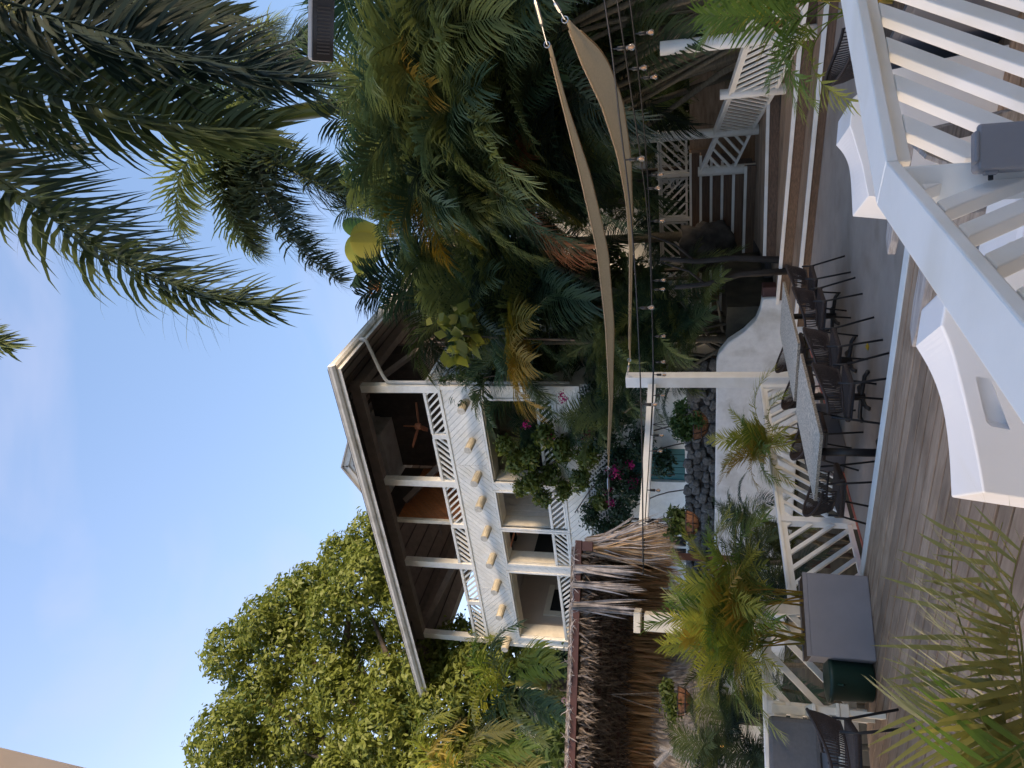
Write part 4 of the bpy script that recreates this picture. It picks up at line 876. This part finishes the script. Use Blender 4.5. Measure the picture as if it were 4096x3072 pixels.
for i, px in enumerate([[(1950, 3150), (1650, 3050), (1480, 2980), (1380, 2900), (1300, 2780)], [(1950, 3150), (1700, 2960), (1560, 2900), (1420, 2830), (1340, 2700)], [(1700, 3020), (1500, 3080), (1330, 3050), (1200, 3000)], [(1560, 2900), (1480, 2740), (1380, 2600), (1400, 2420), (1380, 2250)], [(1650, 2980), (1620, 2800), (1560, 2650), (1480, 2450)], [(1420, 2830), (1300, 2700), (1180, 2600), (1060, 2560)], [(1480, 2980), (1350, 3000), (1200, 2900), (1050, 2800)]]):
    n = len(px); part('limb', MB().tube(chaikin([pt(x, y, 28.6-.25*k) for k, (x, y) in enumerate(px)], 2), [.26-.2*j/((n-1)*4+1) for j in range(len(chaikin([V((0, 0, 0))]*n, 2)))], 8), 'bark', tree, smooth=True)
# hedge-dark trees further back on the left so that no bare ground shows
for i, (x, y, d) in enumerate([(2150, 2650, 31), (2250, 2850, 30), (2200, 3060, 29), (2050, 3000, 33), (2350, 2700, 28), (2450, 2950, 27), (2600, 2700, 25), (2700, 2950, 24)]):
    c = pt(x, y, d); s_ = T('garden_tree', 'dark leafy garden tree low behind the thatched hut', 'tree', (c.x, c.y, 1.0), 0, 'low dark trees behind the hut')
    part('trunk', MB().tube([(c.x, c.y, .8), (c.x, c.y, c.z)], [.2, .08], 8), 'bark', s_)
    cc = [c+V((random.uniform(-2, 2), random.uniform(-2, 2), random.uniform(-1.6, 1.4)))-s_.location for _ in range(9)]
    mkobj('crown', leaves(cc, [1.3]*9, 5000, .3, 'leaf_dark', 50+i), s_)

# ================================================================== palm by the house's left corner
c = PD(2065, 2735, 15); b_ = PD(2190, 2735, 15); base = V((b_.x, b_.y, .5))
th = T('green_shaft_palm', 'palm with green crownshaft and fruit cluster rising behind the thatched hut', 'palm', base)
part('trunk', MB().tube([base, b_], [.13, .1], 10), 'bark', th, smooth=True)
part('crownshaft', MB().tube([b_, b_.lerp(c, .3), c], [.1, .105, .07], 10), 'crownshaft', th, smooth=True)
fr_ = MB(); q = PD(2215, 2775, 14.8)
for _ in range(240): fr_.box(q+V((random.gauss(0, .13), random.gauss(0, .13), random.gauss(0, .1))), (.03, .03, .03), random.random())
part('fruit_cluster', fr_, 'fruit', th, kind='stuff')
SK = dict(n=46, ll=.5, lw=.034, fwd=(25, 55), vang=.0, droop=1.2, s0=.12, rr=.018, jit=.3)
for i, px in enumerate([[(2065, 2735), (1980, 2680), (1960, 2590), (2010, 2520), (2080, 2490)], [(2065, 2735), (1960, 2700), (1890, 2640), (1900, 2560)], [(2065, 2735), (2000, 2790), (1950, 2880), (1960, 2960)], [(2070, 2720), (2060, 2650), (2120, 2600), (2200, 2620)], [(2065, 2740), (2030, 2850), (2100, 2930), (2180, 2960)], [(2065, 2735), (1940, 2760), (1880, 2820), (1900, 2900)], [(2065, 2735), (2100, 2800), (2180, 2850), (2250, 2860)], [(2065, 2735), (2080, 2660), (2160, 2660), (2230, 2680)]]):
    traced(th, px, 15, 14.6-.1*i, 'palm_areca' if i % 2 else 'palm_mid', **{**SK, 'seed': 90+i})
th = T('drooping_palm', 'palm with pale drooping fronds below the broadleaf tree', 'palm', (-11.2, 6.6, 0)); c = PD(1880, 3110, 13.5)
part('trunk', MB().tube([(-11.2, 6.6, 0), c], [.12, .09], 8), 'palmtrunk', th, smooth=True)
for i, px in enumerate([[(1880, 3110), (1700, 3040), (1760, 2960), (1850, 2890)], [(1880, 3110), (1650, 2980), (1690, 2880), (1800, 2850)], [(1880, 3110), (1850, 3000), (1930, 2930), (2040, 2920)], [(1890, 3110), (1900, 3030), (2000, 2990), (2120, 3000)], [(1890, 3110), (1960, 3060), (2060, 3060), (2150, 3070)]]):
    traced(th, px, 13.5, 13, 'palm_areca' if i % 2 else 'palm_near', **{**SK, 'seed': 110+i})

# ================================================================== traveller's palm fan
c = PD(1570, 1000, 21.5); th = T('travellers_palm', 'travellers palm with broad paddle leaves above the thicket', 'palm', (c.x, c.y, 1.15))
part('trunk', MB().tube([(c.x, c.y, 1), (c.x, c.y, c.z-.3)], [.14, .11], 9), 'palmtrunk', th, smooth=True)
def paddle(px0, px1, px2, d, w_, m, torn=0.):
    a, b, e = PD(*px0, d), PD(*px1, d), PD(*px2, d-.3); st = part('leaf_stalk', MB().tube([a, b], [.03, .022], 6), 'palm_areca', th)
    mid = b.lerp(e, .5)+V((0, 0, .1)); P = chaikin([b, mid, e], 2); v_, f_ = [], []; n = len(P); cam_d = (P[0]-O).normalized()
    for i, p in enumerate(P):
        t = i/(n-1); s_ = (P[min(i+1, n-1)]-P[max(i-1, 0)]).normalized().cross(cam_d).normalized(); ww = w_*math.sin(math.pi*min(.97, .1+.88*t))*(1 if not torn else random.uniform(1-torn, 1))
        v_ += [p-s_*ww-cam_d*ww*.3, p, p+s_*ww-cam_d*ww*.3]
    for i in range(n-1):
        o_ = 3*i
        if not torn or random.random() > torn*.5: f_ += [(o_, o_+1, o_+4, o_+3)]
        if not torn or random.random() > torn*.5: f_ += [(o_+1, o_+2, o_+5, o_+4)]
    part('leaf_blade', MB().add(v_, f_), m, th, smooth=True, recalc=False)
for px1, px2, w_, m, tn in [((1500, 930), (1370, 890), .22, 'fern', 0), ((1530, 960), (1400, 960), .4, 'banana', 0), ((1520, 990), (1380, 1010), .38, 'banana', 0), ((1510, 1040), (1420, 1090), .32, 'banana', .3), ((1540, 1080), (1400, 1150), .2, 'leaf_dark', .8), ((1540, 1110), (1470, 1190), .2, 'palm_brown', .8)]: paddle((1590, 1005), px1, px2, 21.2, w_*1.38, m, tn)
# ================================================================== potted palms in front
def clump(label, cs, key, n, sc, z, group=None, alt=(), altp=.0, name='areca_palm', stems=9):
    c0 = V((sum(c[0] for c in cs)/len(cs), sum(c[1] for c in cs)/len(cs), z)); th = T(name, label, 'palm', c0, 0, group)
    for j, c in enumerate(cs):
        for k in range(stems):
            a = random.uniform(0, 6.28); r = random.uniform(.02, .1); p = V((c[0]+r*math.cos(a), c[1]+r*math.sin(a), z)); q = p+V((random.uniform(-.12, .12), random.uniform(-.12, .12), random.uniform(.2, .5)))
            part('stem', MB().tube([p-V((0, 0, .02)), p.lerp(q, .5), q], [.013, .011, .008], 5), 'palm_yellow', th)
            for _ in range(max(1, n//stems)):
                vs = VAR[key]; ms = random.choice(vs)
                if alt and random.random() < altp: ms = random.choice(VAR[random.choice(alt)])
                mkobj('frond', random.choice(ms), th, q-th.location, random.uniform(0, 6.28), sc*random.uniform(.8, 1.15))
    return th
pc = V((-6.36, 6.06, 0)); dd_ = V((-.53, -.85, 0))
clump('yellow-green palm clump in the grey box planter, nearer the patio', [tuple(pc-dd_*.2)[:2]], 'areca', 54, .98, .62, alt=('areca_y', 'areca_d'), altp=.2)
clump('yellow-green palm clump in the grey box planter, nearer the bench', [tuple(pc+dd_*.22)[:2]], 'areca', 54, .98, .62, alt=('areca_y', 'areca_d'), altp=.2)
clump('yellowing palm clump in the low grey planter behind the tables', [(-6.48, 9.7)], 'areca', 30, .98, .25, alt=('areca_y',), altp=.45)
clump('leaning yellow-green palm in the lone slate planter behind the handrail', [(-.42, 5.3), (-.3, 5.1)], 'areca', 14, .78, .6, alt=('areca_y',), altp=.2, stems=6)
# big potted palm closest to the deck corner, traced fronds
pot = T('potted_palm', 'potted palm with broad yellow-green leaflets standing on the timber deck by the handrail', 'palm', (-2.95, 1.75, 0))
part('pot', MB().lathe([(.17, .004), (.2, .02), (.25, .36), (.27, .38), (.27, .42), (.23, .42)], (-2.95, 1.75, 0), 18), 'slate_planter', pot, smooth=True)
part('soil', MB().lathe([(.0, .38), (.228, .38), (.228, .40), (.0, .40)], (-2.95, 1.75, 0), 18), 'soil', pot)
PK = dict(n=15, ll=.42, lw=.021, fwd=(20, 45), vang=1.0, droop=.25, s0=.22, rr=.008, jit=.1, seg=4)
b0_ = V((-2.95, 1.75, .4))
for i, (px, d1, m) in enumerate([([(4000, 2790), (3960, 2700), (3880, 2600), (3820, 2440), (3800, 2260), (3830, 2130)], 3.1, 'palm_near'), ([(4080, 2420), (4000, 2330), (3980, 2200), (4010, 2090)], 3.0, 'palm_near'), ([(4080, 2600), (4040, 2450), (4050, 2300), (4090, 2160)], 2.7, 'palm_near'), ([(4060, 2900), (3960, 2920), (3840, 2960), (3720, 2900), (3640, 2850)], 3.2, 'palm_near'), ([(4090, 2780), (4020, 2640), (4040, 2500), (4100, 2420)], 2.6, 'palm_near'), ([(4090, 3000), (4000, 2980), (3930, 2900), (3900, 2780)], 2.6, 'palm_near'), ([(4120, 2950), (4040, 3010), (3960, 3060), (3860, 3090)], 2.5, 'palm_areca')]):
    pts = [PD(x, y, 2.75+(d1-2.75)*k/(len(px)-1)) for k, (x, y) in enumerate(px)]; pts = chaikin([b0_, b0_.lerp(pts[0], .5)+V((0, 0, .08))]+pts, 2)
    mkobj('frond', fmesh(frond_data([p-pot.location for p in pts], **{**PK, 'seed': 130+i, 's0': .42}), m), pot)

# ================================================================== thatched hut
hut = T('thatched_hut', 'open thatched hut with dark palm leaf roof and brown beams', 'hut', (-9.6, 9, 0))
P0, P1 = V((-7.75, 8.46, 3.5)), V((-11.2, 5.4, 3.5)); hd = (P1-P0).normalized(); hn = V((hd.y, -hd.x, 0)); hn = hn if hn.y > 0 else -hn; HL = (P1-P0).length; up = V((0, 0, 1))
H = lambda a, o, z: V((P0.x, P0.y, 0))+hd*a+hn*o+up*z
rz_ = lambda o: 3.44-.13*o
part('front_beam', MB().beam(H(-.1, 0, 3.5), H(HL, 0, 3.5), .08, .1), 'brown_beam', hut, bev=.006)
part('beam_end', MB().beam(H(-.02, -.06, 3.36), H(-.02, .5, 3.36), .14, .16), 'brown_beam', hut, bev=.006)
part('side_beam', MB().beam(H(.1, .1, 3.36), H(.1, 3.2, 2.95), .12, .14), 'brown_beam', hut, bev=.006)
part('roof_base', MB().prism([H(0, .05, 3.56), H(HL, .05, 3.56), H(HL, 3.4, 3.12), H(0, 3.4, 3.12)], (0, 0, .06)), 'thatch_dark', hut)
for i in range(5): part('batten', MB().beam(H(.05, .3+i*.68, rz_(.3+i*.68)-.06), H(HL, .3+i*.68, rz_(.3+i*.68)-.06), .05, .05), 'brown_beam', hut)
for a in (.12, 2.6): part('post', MB().beam(H(a, 3.25, -.55), H(a, 3.25, 3.0), .13, .13, hd), 'brown_beam', hut)
part('post', MB().beam(H(HL-.2, .1, -.55), H(HL-.2, .1, 3.44), .13, .13, hd), 'brown_beam', hut)
def strands(n, fa, m, nm, parent, ln=(.3, .6), wd=.02, sway=.15, curl=0., seg=3, drop=(0, 0, -1)):
    mb = MB()
    for _ in range(n):
        p, base = fa(); L_ = random.uniform(*ln); d = (V(drop)+base+V((random.gauss(0, sway), random.gauss(0, sway), random.gauss(0, sway*.4)))).normalized(); s_ = d.cross(V((random.gauss(0, 1), random.gauss(0, 1), .2))).normalized()*wd*random.uniform(.5, 1.2)*.5
        vs = []; q = p.copy()
        for k in range(seg):
            f = 1-k/seg*.7; vs += [q-s_*f, q+s_*f]; q = q+d*(L_/seg); d = (d+V((random.gauss(0, curl), random.gauss(0, curl), -.15))).normalized()
        vs.append(q); mb.add(vs, [(2*k, 2*k+1, 2*k+3, 2*k+2) for k in range(seg-1)]+[(2*seg-2, 2*seg-1, 2*seg)])
    return part(nm, mb, m, parent, recalc=False, kind='stuff')
R = random.random
def thread_pt():
    t = R(); y_ = 722+t*480; x_ = float(np.interp(y_, [722, 889, 1092, 1185, 1222], [0, 240, 555, 852, 1074])); return PD(x_, y_, 6.3+t*.3), V((0, 0, .25-.4*R()))
strands(90, thread_pt, 'palm_dark', 'leaf_threads', THREADS, (.3, .8), .006, .2, .12, 5, tuple(-Rt))
def under_row():
    i = random.randrange(6); o = .12+i*.62+random.gauss(0, .07); return H(R()*HL, o, rz_(o)-.0), hn*(-.5+R()*.4)
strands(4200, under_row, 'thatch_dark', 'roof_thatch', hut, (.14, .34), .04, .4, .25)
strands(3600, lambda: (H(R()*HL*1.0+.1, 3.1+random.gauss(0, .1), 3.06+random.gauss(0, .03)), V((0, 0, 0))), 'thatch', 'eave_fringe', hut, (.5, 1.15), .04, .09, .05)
strands(420, lambda: (H(.0+random.gauss(0, .06), R()*1.6, 3.44-.1*R()), -hd*(.02+.4*R()**2)), 'thatch_silver', 'gable_fringe', hut, (.7, 1.45), .045, .13, .14)
strands(800, lambda: (H(.0+random.gauss(0, .05), R()*3.2, 3.42-.1*R()), -hd*(.02+.3*R()**2)), 'thatch', 'gable_fringe', hut, (.6, 1.35), .05, .12, .12)
strands(500, lambda: (H(R()*HL, -.02+random.gauss(0, .05), 3.56), V((0, 0, 1.0))-hn*.6), 'thatch_silver', 'ridge_tufts', hut, (.08, .22), .02, .6, .3)
for k, a in enumerate((.32, .55, .85)):
    strands(26, lambda: (H(a+random.gauss(0, .025), -.06+random.gauss(0, .02), 3.56), hd*random.gauss(0, .05)-hn*.05), 'thatch_silver', 'dry_frond', hut, (.7, 1.15), .055, .035, .04, 4)
cp = PD(2660, 2490, 11.6); wc = T('pale_column', 'cream panelled column standing inside the thatched hut', 'column', (cp.x, cp.y, -.5))
part('shaft', MB().box((cp.x, cp.y, 1.0), (.24, .24, 3.0), .6), 'cream', wc, bev=.01); part('capital', MB().box((cp.x, cp.y, 2.6), (.3, .3, .1), .6), 'cream', wc, bev=.008)
# grey thatched parasol roof behind
ua = PD(2250, 2800, 16.5); um = T('thatched_parasol', 'grey thatched parasol roof with a small red cap behind the hut', 'parasol', (ua.x, ua.y, 0))
part('pole', MB().tube([(ua.x, ua.y, -.5), (ua.x, ua.y, ua.z-.3)], .1, 10), 'bark', um, smooth=True)
part('cone', MB().lathe([(2.7, ua.z-2.9), (1.4, ua.z-1.6), (.2, ua.z-.3), (.02, ua.z-.25)], (ua.x, ua.y, 0), 24), 'thatch_silver', um)
part('cap', MB().lathe([(.34, ua.z-.42), (.30, ua.z-.36), (.03, ua.z+.02), (.0, ua.z+.03)], (ua.x, ua.y, 0), 16), 'tile_red', um)
def cone_pt():
    a = R()*6.28; t = R()**.6; r = .2+2.55*t; z = ua.z-.3-2.6*t; d = V((math.cos(a), math.sin(a), 0)); return V((ua.x, ua.y, z))+d*r, d*.75
strands(5200, cone_pt, 'thatch_silver', 'thatch', um, (.3, .6), .035, .14, .05)
# driftwood screen, hanging plastic and a lit pane glimpsed below the thatch
ds = T('driftwood_screen', 'bleached driftwood branches propped under the thatched hut', 'screen', PD(2900, 2980, 12.8))
for px in ([(2620, 3060), (2720, 2960), (2860, 2940)], [(2760, 3060), (2820, 2990), (2880, 2950)], [(2640, 2990), (2760, 3040), (2900, 3072)], [(2690, 2920), (2760, 2980), (2790, 3060)], [(2850, 2900), (2860, 3000), (2870, 3072)]):
    part('branch', MB().tube([PD(x, y, 12.8) for x, y in px], [.05, .04, .025], 7), 'weathered', ds, smooth=True)
lw_ = T('lantern_window', 'small glowing amber pane between timber bars under the hut', 'window', PD(2880, 2990, 13.4)); part('pane', MB().box(PD(2880, 2990, 13.4), (.12, .03, .12), .5), 'lit_window', lw_)
for dx_ in (-32, 32): part('bar', MB().tube([PD(2830, 2990+dx_, 13.3), PD(2960, 2990+dx_, 13.3)], .03, 6), 'bark', lw_)
pw_ = T('plastic_sheet', 'crumpled clear plastic sheet hanging under the thatched hut', 'sheet', PD(2900, 3040, 12)); v_ = []
for i in range(9):
    for j in range(7):
        p = PD(2830+i*22, 3000+j*16-i*3, 12+random.gauss(0, .05)); v_.append(p)
part('sheet', MB().add(v_, [(i*7+j, i*7+j+1, (i+1)*7+j+1, (i+1)*7+j) for i in range(8) for j in range(6) if not (i < 3 and j > 3)]), 'plastic_wrap', pw_, smooth=True)

# ================================================================== shade sails
def sail(label, up_, lo_, d0, d1, dlo, ties):
    n = 25
    def interp(px, t):
        xs = [p[0] for p in px]; ys = [p[1] for p in px]; y = ys[0]+(ys[-1]-ys[0])*t; return float(np.interp(y, ys, xs)), y
    th = T('shade_sail', label, 'shade sail', PD(*up_[0], d0)); v_ = []; U_, L_ = [], []
    for i in range(n):
        t = i/(n-1); d = d0+(d1-d0)*t; a = interp(up_, t); b = interp(lo_, t); wd_ = max(0, b[0]-a[0]); U_.append(PD(*a, d)); L_.append(PD(*b, d+dlo*wd_/60))
    U_ = chaikin(U_, 1); L_ = chaikin(L_, 1); n = len(U_)
    for p, q in zip(U_, L_): v_ += [p, p.lerp(q, .33)+V((0, 0, -.02)), p.lerp(q, .66)+V((0, 0, -.02)), q]
    part('cloth', MB().add(v_, [(4*i+k, 4*i+k+1, 4*i+k+5, 4*i+k+4) for i in range(n-1) for k in range(3)]), 'sail', th, smooth=True, recalc=False)
    part('hem', MB().tube(U_[2:-2], .012, 5), 'sail', th); part('hem', MB().tube(L_[2:-2], .012, 5), 'sail', th)
    for (pa, da, pb_, db) in ties:
        A_, B_ = PD(*pa, da), PD(*pb_, db); part('cable', MB().tube([A_, B_], .006, 5), 'steel', th); part('turnbuckle', MB().tube([A_.lerp(B_, .25), A_.lerp(B_, .3), A_.lerp(B_, .55), A_.lerp(B_, .6)], [.008, .02, .02, .008], 6), 'steel', th); part('ring', MB().tube([A_+V((.03*math.cos(k*.785), 0, .03*math.sin(k*.785))) for k in range(9)], .006, 5), 'steel', th)
    return th
sail('sand coloured shade sail stretched as the upper of two, ending in a wire', [(2190, 180), (2245, 400), (2320, 700), (2388, 1000), (2422, 1300), (2438, 1600), (2430, 1870)], [(2202, 180), (2262, 400), (2362, 700), (2432, 1000), (2456, 1300), (2450, 1600), (2432, 1870)], 8, 13, .6, [((2188, 178), 8, (2100, -150), 7.2), ((2431, 1872), 13, (2436, 2020), 13.4)])
sail('sand coloured shade sail with dark hem stretched as the lower of two', [(2262, 80), (2330, 260), (2410, 430), (2470, 620), (2505, 800), (2519, 1000), (2516, 1440)], [(2275, 80), (2420, 215), (2490, 400), (2522, 620), (2530, 850), (2528, 1050), (2519, 1440)], 7.5, 13.2, .7, [((2260, 78), 7.5, (2190, -40), 7.2), ((2517, 1440), 13.2, (2508, 1522), 13.75)])

# ================================================================== festoon lights
def festoon(label, cpx, ds, bulbs, th_r=.009):
    pts = [PD(x, y, float(np.interp(y, [q[0] for q in ds], [q[1] for q in ds]))) for x, y in cpx]
    f = T('festoon_light', label, 'string light', pts[0]); part('cable', MB().tube(chaikin(pts, 2), th_r, 6), 'rubber', f, smooth=True)
    for x, y in bulbs:
        d = float(np.interp(y, [q[0] for q in ds], [q[1] for q in ds])); xc = float(np.interp(y, [q[1] for q in cpx], [q[0] for q in cpx])); p = PD(xc, y, d)
        z = p.z; L_ = .045
        s_ = part('socket', MB().lathe([(.006, z), (.008, z-L_), (.02, z-L_-.01), (.022, z-L_-.08), (.017, z-L_-.085)], (p.x, p.y, 0), 10), 'rubber', f, smooth=True)
        zb = z-L_-.085
        part('bulb', MB().lathe([(.012, zb), (.015, zb-.012), (.029, zb-.042), (.031, zb-.055), (.023, zb-.075), (.005, zb-.084)], (p.x, p.y, 0), 12), 'bulb_glass', s_, smooth=True)
        part('filament', MB().lathe([(.004, zb-.02), (.011, zb-.03), (.011, zb-.065), (.003, zb-.07)], (p.x, p.y, 0), 6), 'filament', s_)
    return f
festoon('uppermost black festoon cable passing in front of the white post', [(2400, -120), (2418, 0), (2448, 202), (2465, 354), (2481, 506), (2515, 760), (2540, 1055), (2557, 1400), (2562, 1530), (2570, 1850), (2572, 2250)], [(0, 7.2), (1500, 10), (2250, 8.5)], [(0, 197), (0, 640), (0, 1232), (0, 1618)])
festoon('black festoon cable with glass bulbs running to the cream beam', [(2450, -120), (2469, 0), (2519, 337), (2557, 590), (2591, 844), (2604, 1097), (2612, 1400), (2612, 1540), (2596, 1850), (2582, 2041), (2572, 2300)], [(0, 8), (1535, 13.3), (1850, 12.5), (2300, 11.2)], [(0, 278), (0, 755), (0, 1158), (0, 1448), (0, 1582), (0, 1804), (0, 1960), (0, 2084)])
festoon('lowest black festoon cable with glass bulbs above the granite tables', [(2500, -120), (2520, 0), (2555, 300), (2585, 600), (2606, 1000), (2612, 1380), (2616, 1530), (2604, 1741)], [(0, 8.4), (1535, 13.25), (1750, 12.8)], [(0, 137), (0, 314), (0, 702), (0, 885), (0, 1122), (0, 1345), (0, 1499), (0, 1741)])

# ================================================================== hanging baskets
def basket(label, px, d, r, m, plant, chain_z):
    c = PD(*px, d); b = T('hanging_basket', label, 'basket', c); prof = [(.02, -r*.95), (r*.5, -r*.85), (r*.85, -r*.5), (r, 0), (r*.96, .01)]
    part('liner', MB().lathe(prof, c, 18), 'coir', b, smooth=True)
    for k in range(8):
        a = k*math.pi/4; part('wire', MB().tube([c+V((math.cos(a)*q*1.02, math.sin(a)*q*1.02, z)) for q, z in prof[:4]], .006, 4), 'black_metal', b)
    for z, q in ((0, r*1.02), (-.5*r, r*.88)): part('hoop', MB().tube([c+V((math.cos(k*.393)*q, math.sin(k*.393)*q, z)) for k in range(17)], .007, 4), 'black_metal', b)
    for k in range(3):
        a = k*2.1; part('chain', MB().tube([c+V((math.cos(a)*r, math.sin(a)*r, 0)), V((c.x, c.y, chain_z))], .005, 4), 'black_metal', b)
    cs = [V((random.uniform(-r, r)*.8, random.uniform(-r, r)*.8, r*random.uniform(.2, 1.1)))+(V((.0, .0, -.6*r)) if random.random() < .3 else V((0, 0, 0))) for _ in range(9)]
    mkobj('foliage', leaves(cs, [r*.5]*9, plant[0], plant[1], m, 3, shell=.2, aspect=plant[2]), b)
basket('coir hanging basket with feathery green fern under the cream beam', (2775, 1700), 13.0, .26, 'fern', (2600, .1, .3), 2.5)
basket('coir hanging basket with bright leaves hanging near the thatched gable', (2745, 2095), 11.6, .2, 'leaf_vine', (350, .12, .45), 2.5)
basket('coir hanging basket with trailing plant under the thatched eave', (2712, 2805), 11.6, .2, 'leaf_vine', (700, .09, .4), 2.95)

# ================================================================== climbing plants, bougainvillea
def vine(label, blobs, cnt, size, m, stems, extra=None, seed=0):
    v = T('climbing_plant', label, 'climber', PY(*stems[0][0], 16.2))
    for s_ in stems: part('stem', MB().tube(chaikin([PY(x, y, 16.22) for x, y in s_], 2), .018, 5), 'bark', v, smooth=True)
    cs = [PY(x, y, 16.05+random.uniform(-.25, .15))-v.location for x, y, r in blobs]; mkobj('foliage', leaves(cs, [r for *_, r in blobs], cnt, size, m, seed, shell=.15), v)
    if extra: mkobj('blossom', leaves([PY(x, y, 15.8)-v.location for x, y, r in extra[1]], [r for *_, r in extra[1]], extra[2], (.06), extra[0], seed+1, shell=.0, aspect=.8), v)
vine('variegated round-leaved climber spilling over the house front', [(2020, 1780, .3), (2060, 1850, .35), (2120, 1830, .3), (2130, 1930, .35), (2200, 1900, .35), (2080, 1950, .25), (2170, 1990, .3), (2250, 1960, .3), (2320, 1920, .35), (2400, 2000, .3), (2250, 1800, .4), (2350, 1820, .4), (2180, 1740, .35)], 5200, .15, 'leaf_vine', [[(2700, 1700), (2400, 1780), (2200, 1850), (2050, 1950)], [(2700, 1900), (2450, 1900), (2250, 1960)]], None, 21)
vine('magenta bougainvillea over the teal door of the house', [(2330, 1700, .5), (2420, 1750, .5), (2480, 1850, .5), (2520, 1950, .5), (2430, 1930, .45), (2360, 2060, .4), (2420, 2130, .45), (2480, 2050, .45), (2560, 1780, .5), (2380, 1600, .5), (2500, 1650, .5), (2650, 1850, .4)], 9000, .12, 'leaf_dark', [[(2850, 1750), (2600, 1800), (2400, 1900), (2300, 2050)], [(2800, 1950), (2600, 1980), (2440, 2100)], [(2700, 2150), (2500, 2130), (2380, 2060)]], ('magenta', [(2460, 1880, .28), (2530, 1930, .2), (2430, 1960, .2), (2350, 1740, .2), (2100, 1700, .15), (2250, 1590, .2), (2520, 1860, .16), (2440, 2010, .16), (2200, 1750, .12)], 520), 31)
vine('small leafy creeper trailing down the corner of the house', [(1770, 1520, .12), (1800, 1510, .12), (1840, 1515, .14), (1880, 1500, .16), (1920, 1520, .16), (1850, 1620, .14), (1900, 1590, .16)], 900, .09, 'leaf_vine', [[(2000, 1500), (1900, 1515), (1780, 1520)]], None, 41)
pth = T('golden_pothos', 'climber with large golden variegated leaves among the palms', 'climber', PD(1830, 1350, 16.6))
mkobj('foliage', leaves([PD(x, y, 16.6)-pth.location for x, y in ((1840, 1340), (1850, 1380), (1790, 1280), (1880, 1260))], [.3, .3, .25, .2], 60, .42, 'banana', 4, shell=.2, aspect=.7), pth)
part('stem', MB().tube([PD(2300, 1360, 16.8), PD(1840, 1345, 16.7)], .03, 6), 'bark', pth)

# ================================================================== floodlight, parasol overhead, unseen building and trees added on the right to shade the terrace
fl = T('floodlight', 'black floodlight with flat glass face hanging against the palms', 'floodlight', PD(1300, 60, 2.6))
ca, cb = PD(1295, -40, 2.6), PD(1290, 250, 2.6); dl_ = (cb-ca).normalized(); vw = (ca-O).normalized(); nn = (vw*.75+V((0, 0, 1))*.35).normalized(); nn = (nn-dl_*nn.dot(dl_)).normalized(); ss = dl_.cross(nn)
Rf = Matrix((dl_, ss, nn)).transposed(); cc = ca.lerp(cb, .5)
part('housing', MB().box(cc+nn*.022, ((cb-ca).length, .085, .04), R=Rf), 'roof_metal', fl, bev=.012)
part('glass', MB().box(cc-nn*.001, ((cb-ca).length*.96, .076, .006), R=Rf), 'lamp_glass', fl, bev=.004)
for i in range(14): part('led_row', MB().box(cc-nn*.0055+dl_*(-.06+i*.011), (.005, .045, .002), R=Rf), 'grey_pot', fl)
part('bracket', MB().tube([ca-dl_*.02+nn*.03, ca-dl_*.3+V((0, 0, .1)), ca-dl_*.9+V((0, 0, .1))], .016, 6), 'black_metal', fl)
pq = [PD(-60, 2975, 2.2), PD(0, 2995, 2.2), PD(180, 3035, 2.2), PD(400, 3085, 2.2), PD(400, 3300, 2.6), PD(-60, 3300, 2.6)]
ps = T('beige_parasol', 'beige cloth parasol edge reaching into the sky', 'parasol', (-3.1, .2, 0)); hb = V((-3.1, .2, 3.75))
rim = [pq[0]+V((.3, -.1, .25)), pq[0], pq[3], pq[3]+V((-1.2, -.5, 0)), V((-4.6, -.8, 2.95)), V((-3.4, -1.6, 2.95)), V((-1.9, -.9, 2.95))]
part('canopy', MB().add([hb]+rim, [(0, i, i % len(rim)+1) for i in range(1, len(rim)+1)]), 'parasol_cloth', ps, recalc=False); part('pole', MB().tube([(-3.1, .2, 0), hb], .03, 8), 'black_metal', ps)
rb_ = T('added_shade_building', 'long white unseen building added to keep the sun off the terrace', 'building', (9, 2, -.5))  # out of view, added to block low sun from the deck
part('wall', MB().bb(9, 15, -9, 11, -.5, 3.4), 'house_white', rb_); part('roof', MB().prism([(8.4, -9.5, 3.4), (15.6, -9.5, 3.4), (15.6, 11.5, 3.4), (8.4, 11.5, 3.4)], (0, 0, .2)), 'roof_metal', rb_)
for i, (x, y, z, r) in enumerate([(18, 16, 5.6, 3), (18, 11.5, 6.2, 3), (19, 7, 10.5, 3), (18, 2, 7, 3), (18, -3, 7, 3), (19, 20.5, 8.5, 3.2), (20, 9.2, 6.6, 3.0)]):  # out-of-view trees added where they block the low sun
    s_ = T('added_shade_tree', 'unseen leafy tree added to keep the sun off the terrace', 'tree', (x, y, -.5), 0, 'unseen trees added for shade'); part('trunk', MB().tube([(x, y, -.6), (x, y, z)], [.3, .12], 8), 'bark', s_)
    mkobj('crown', leaves([V((random.uniform(-r, r)*.6, random.uniform(-r, r)*.6, z+.5+random.uniform(-r, r)*.6)) for _ in range(10)], [r*.55]*10, 9000, .4, 'leaf_dark', 80+i, shell=.2), s_)
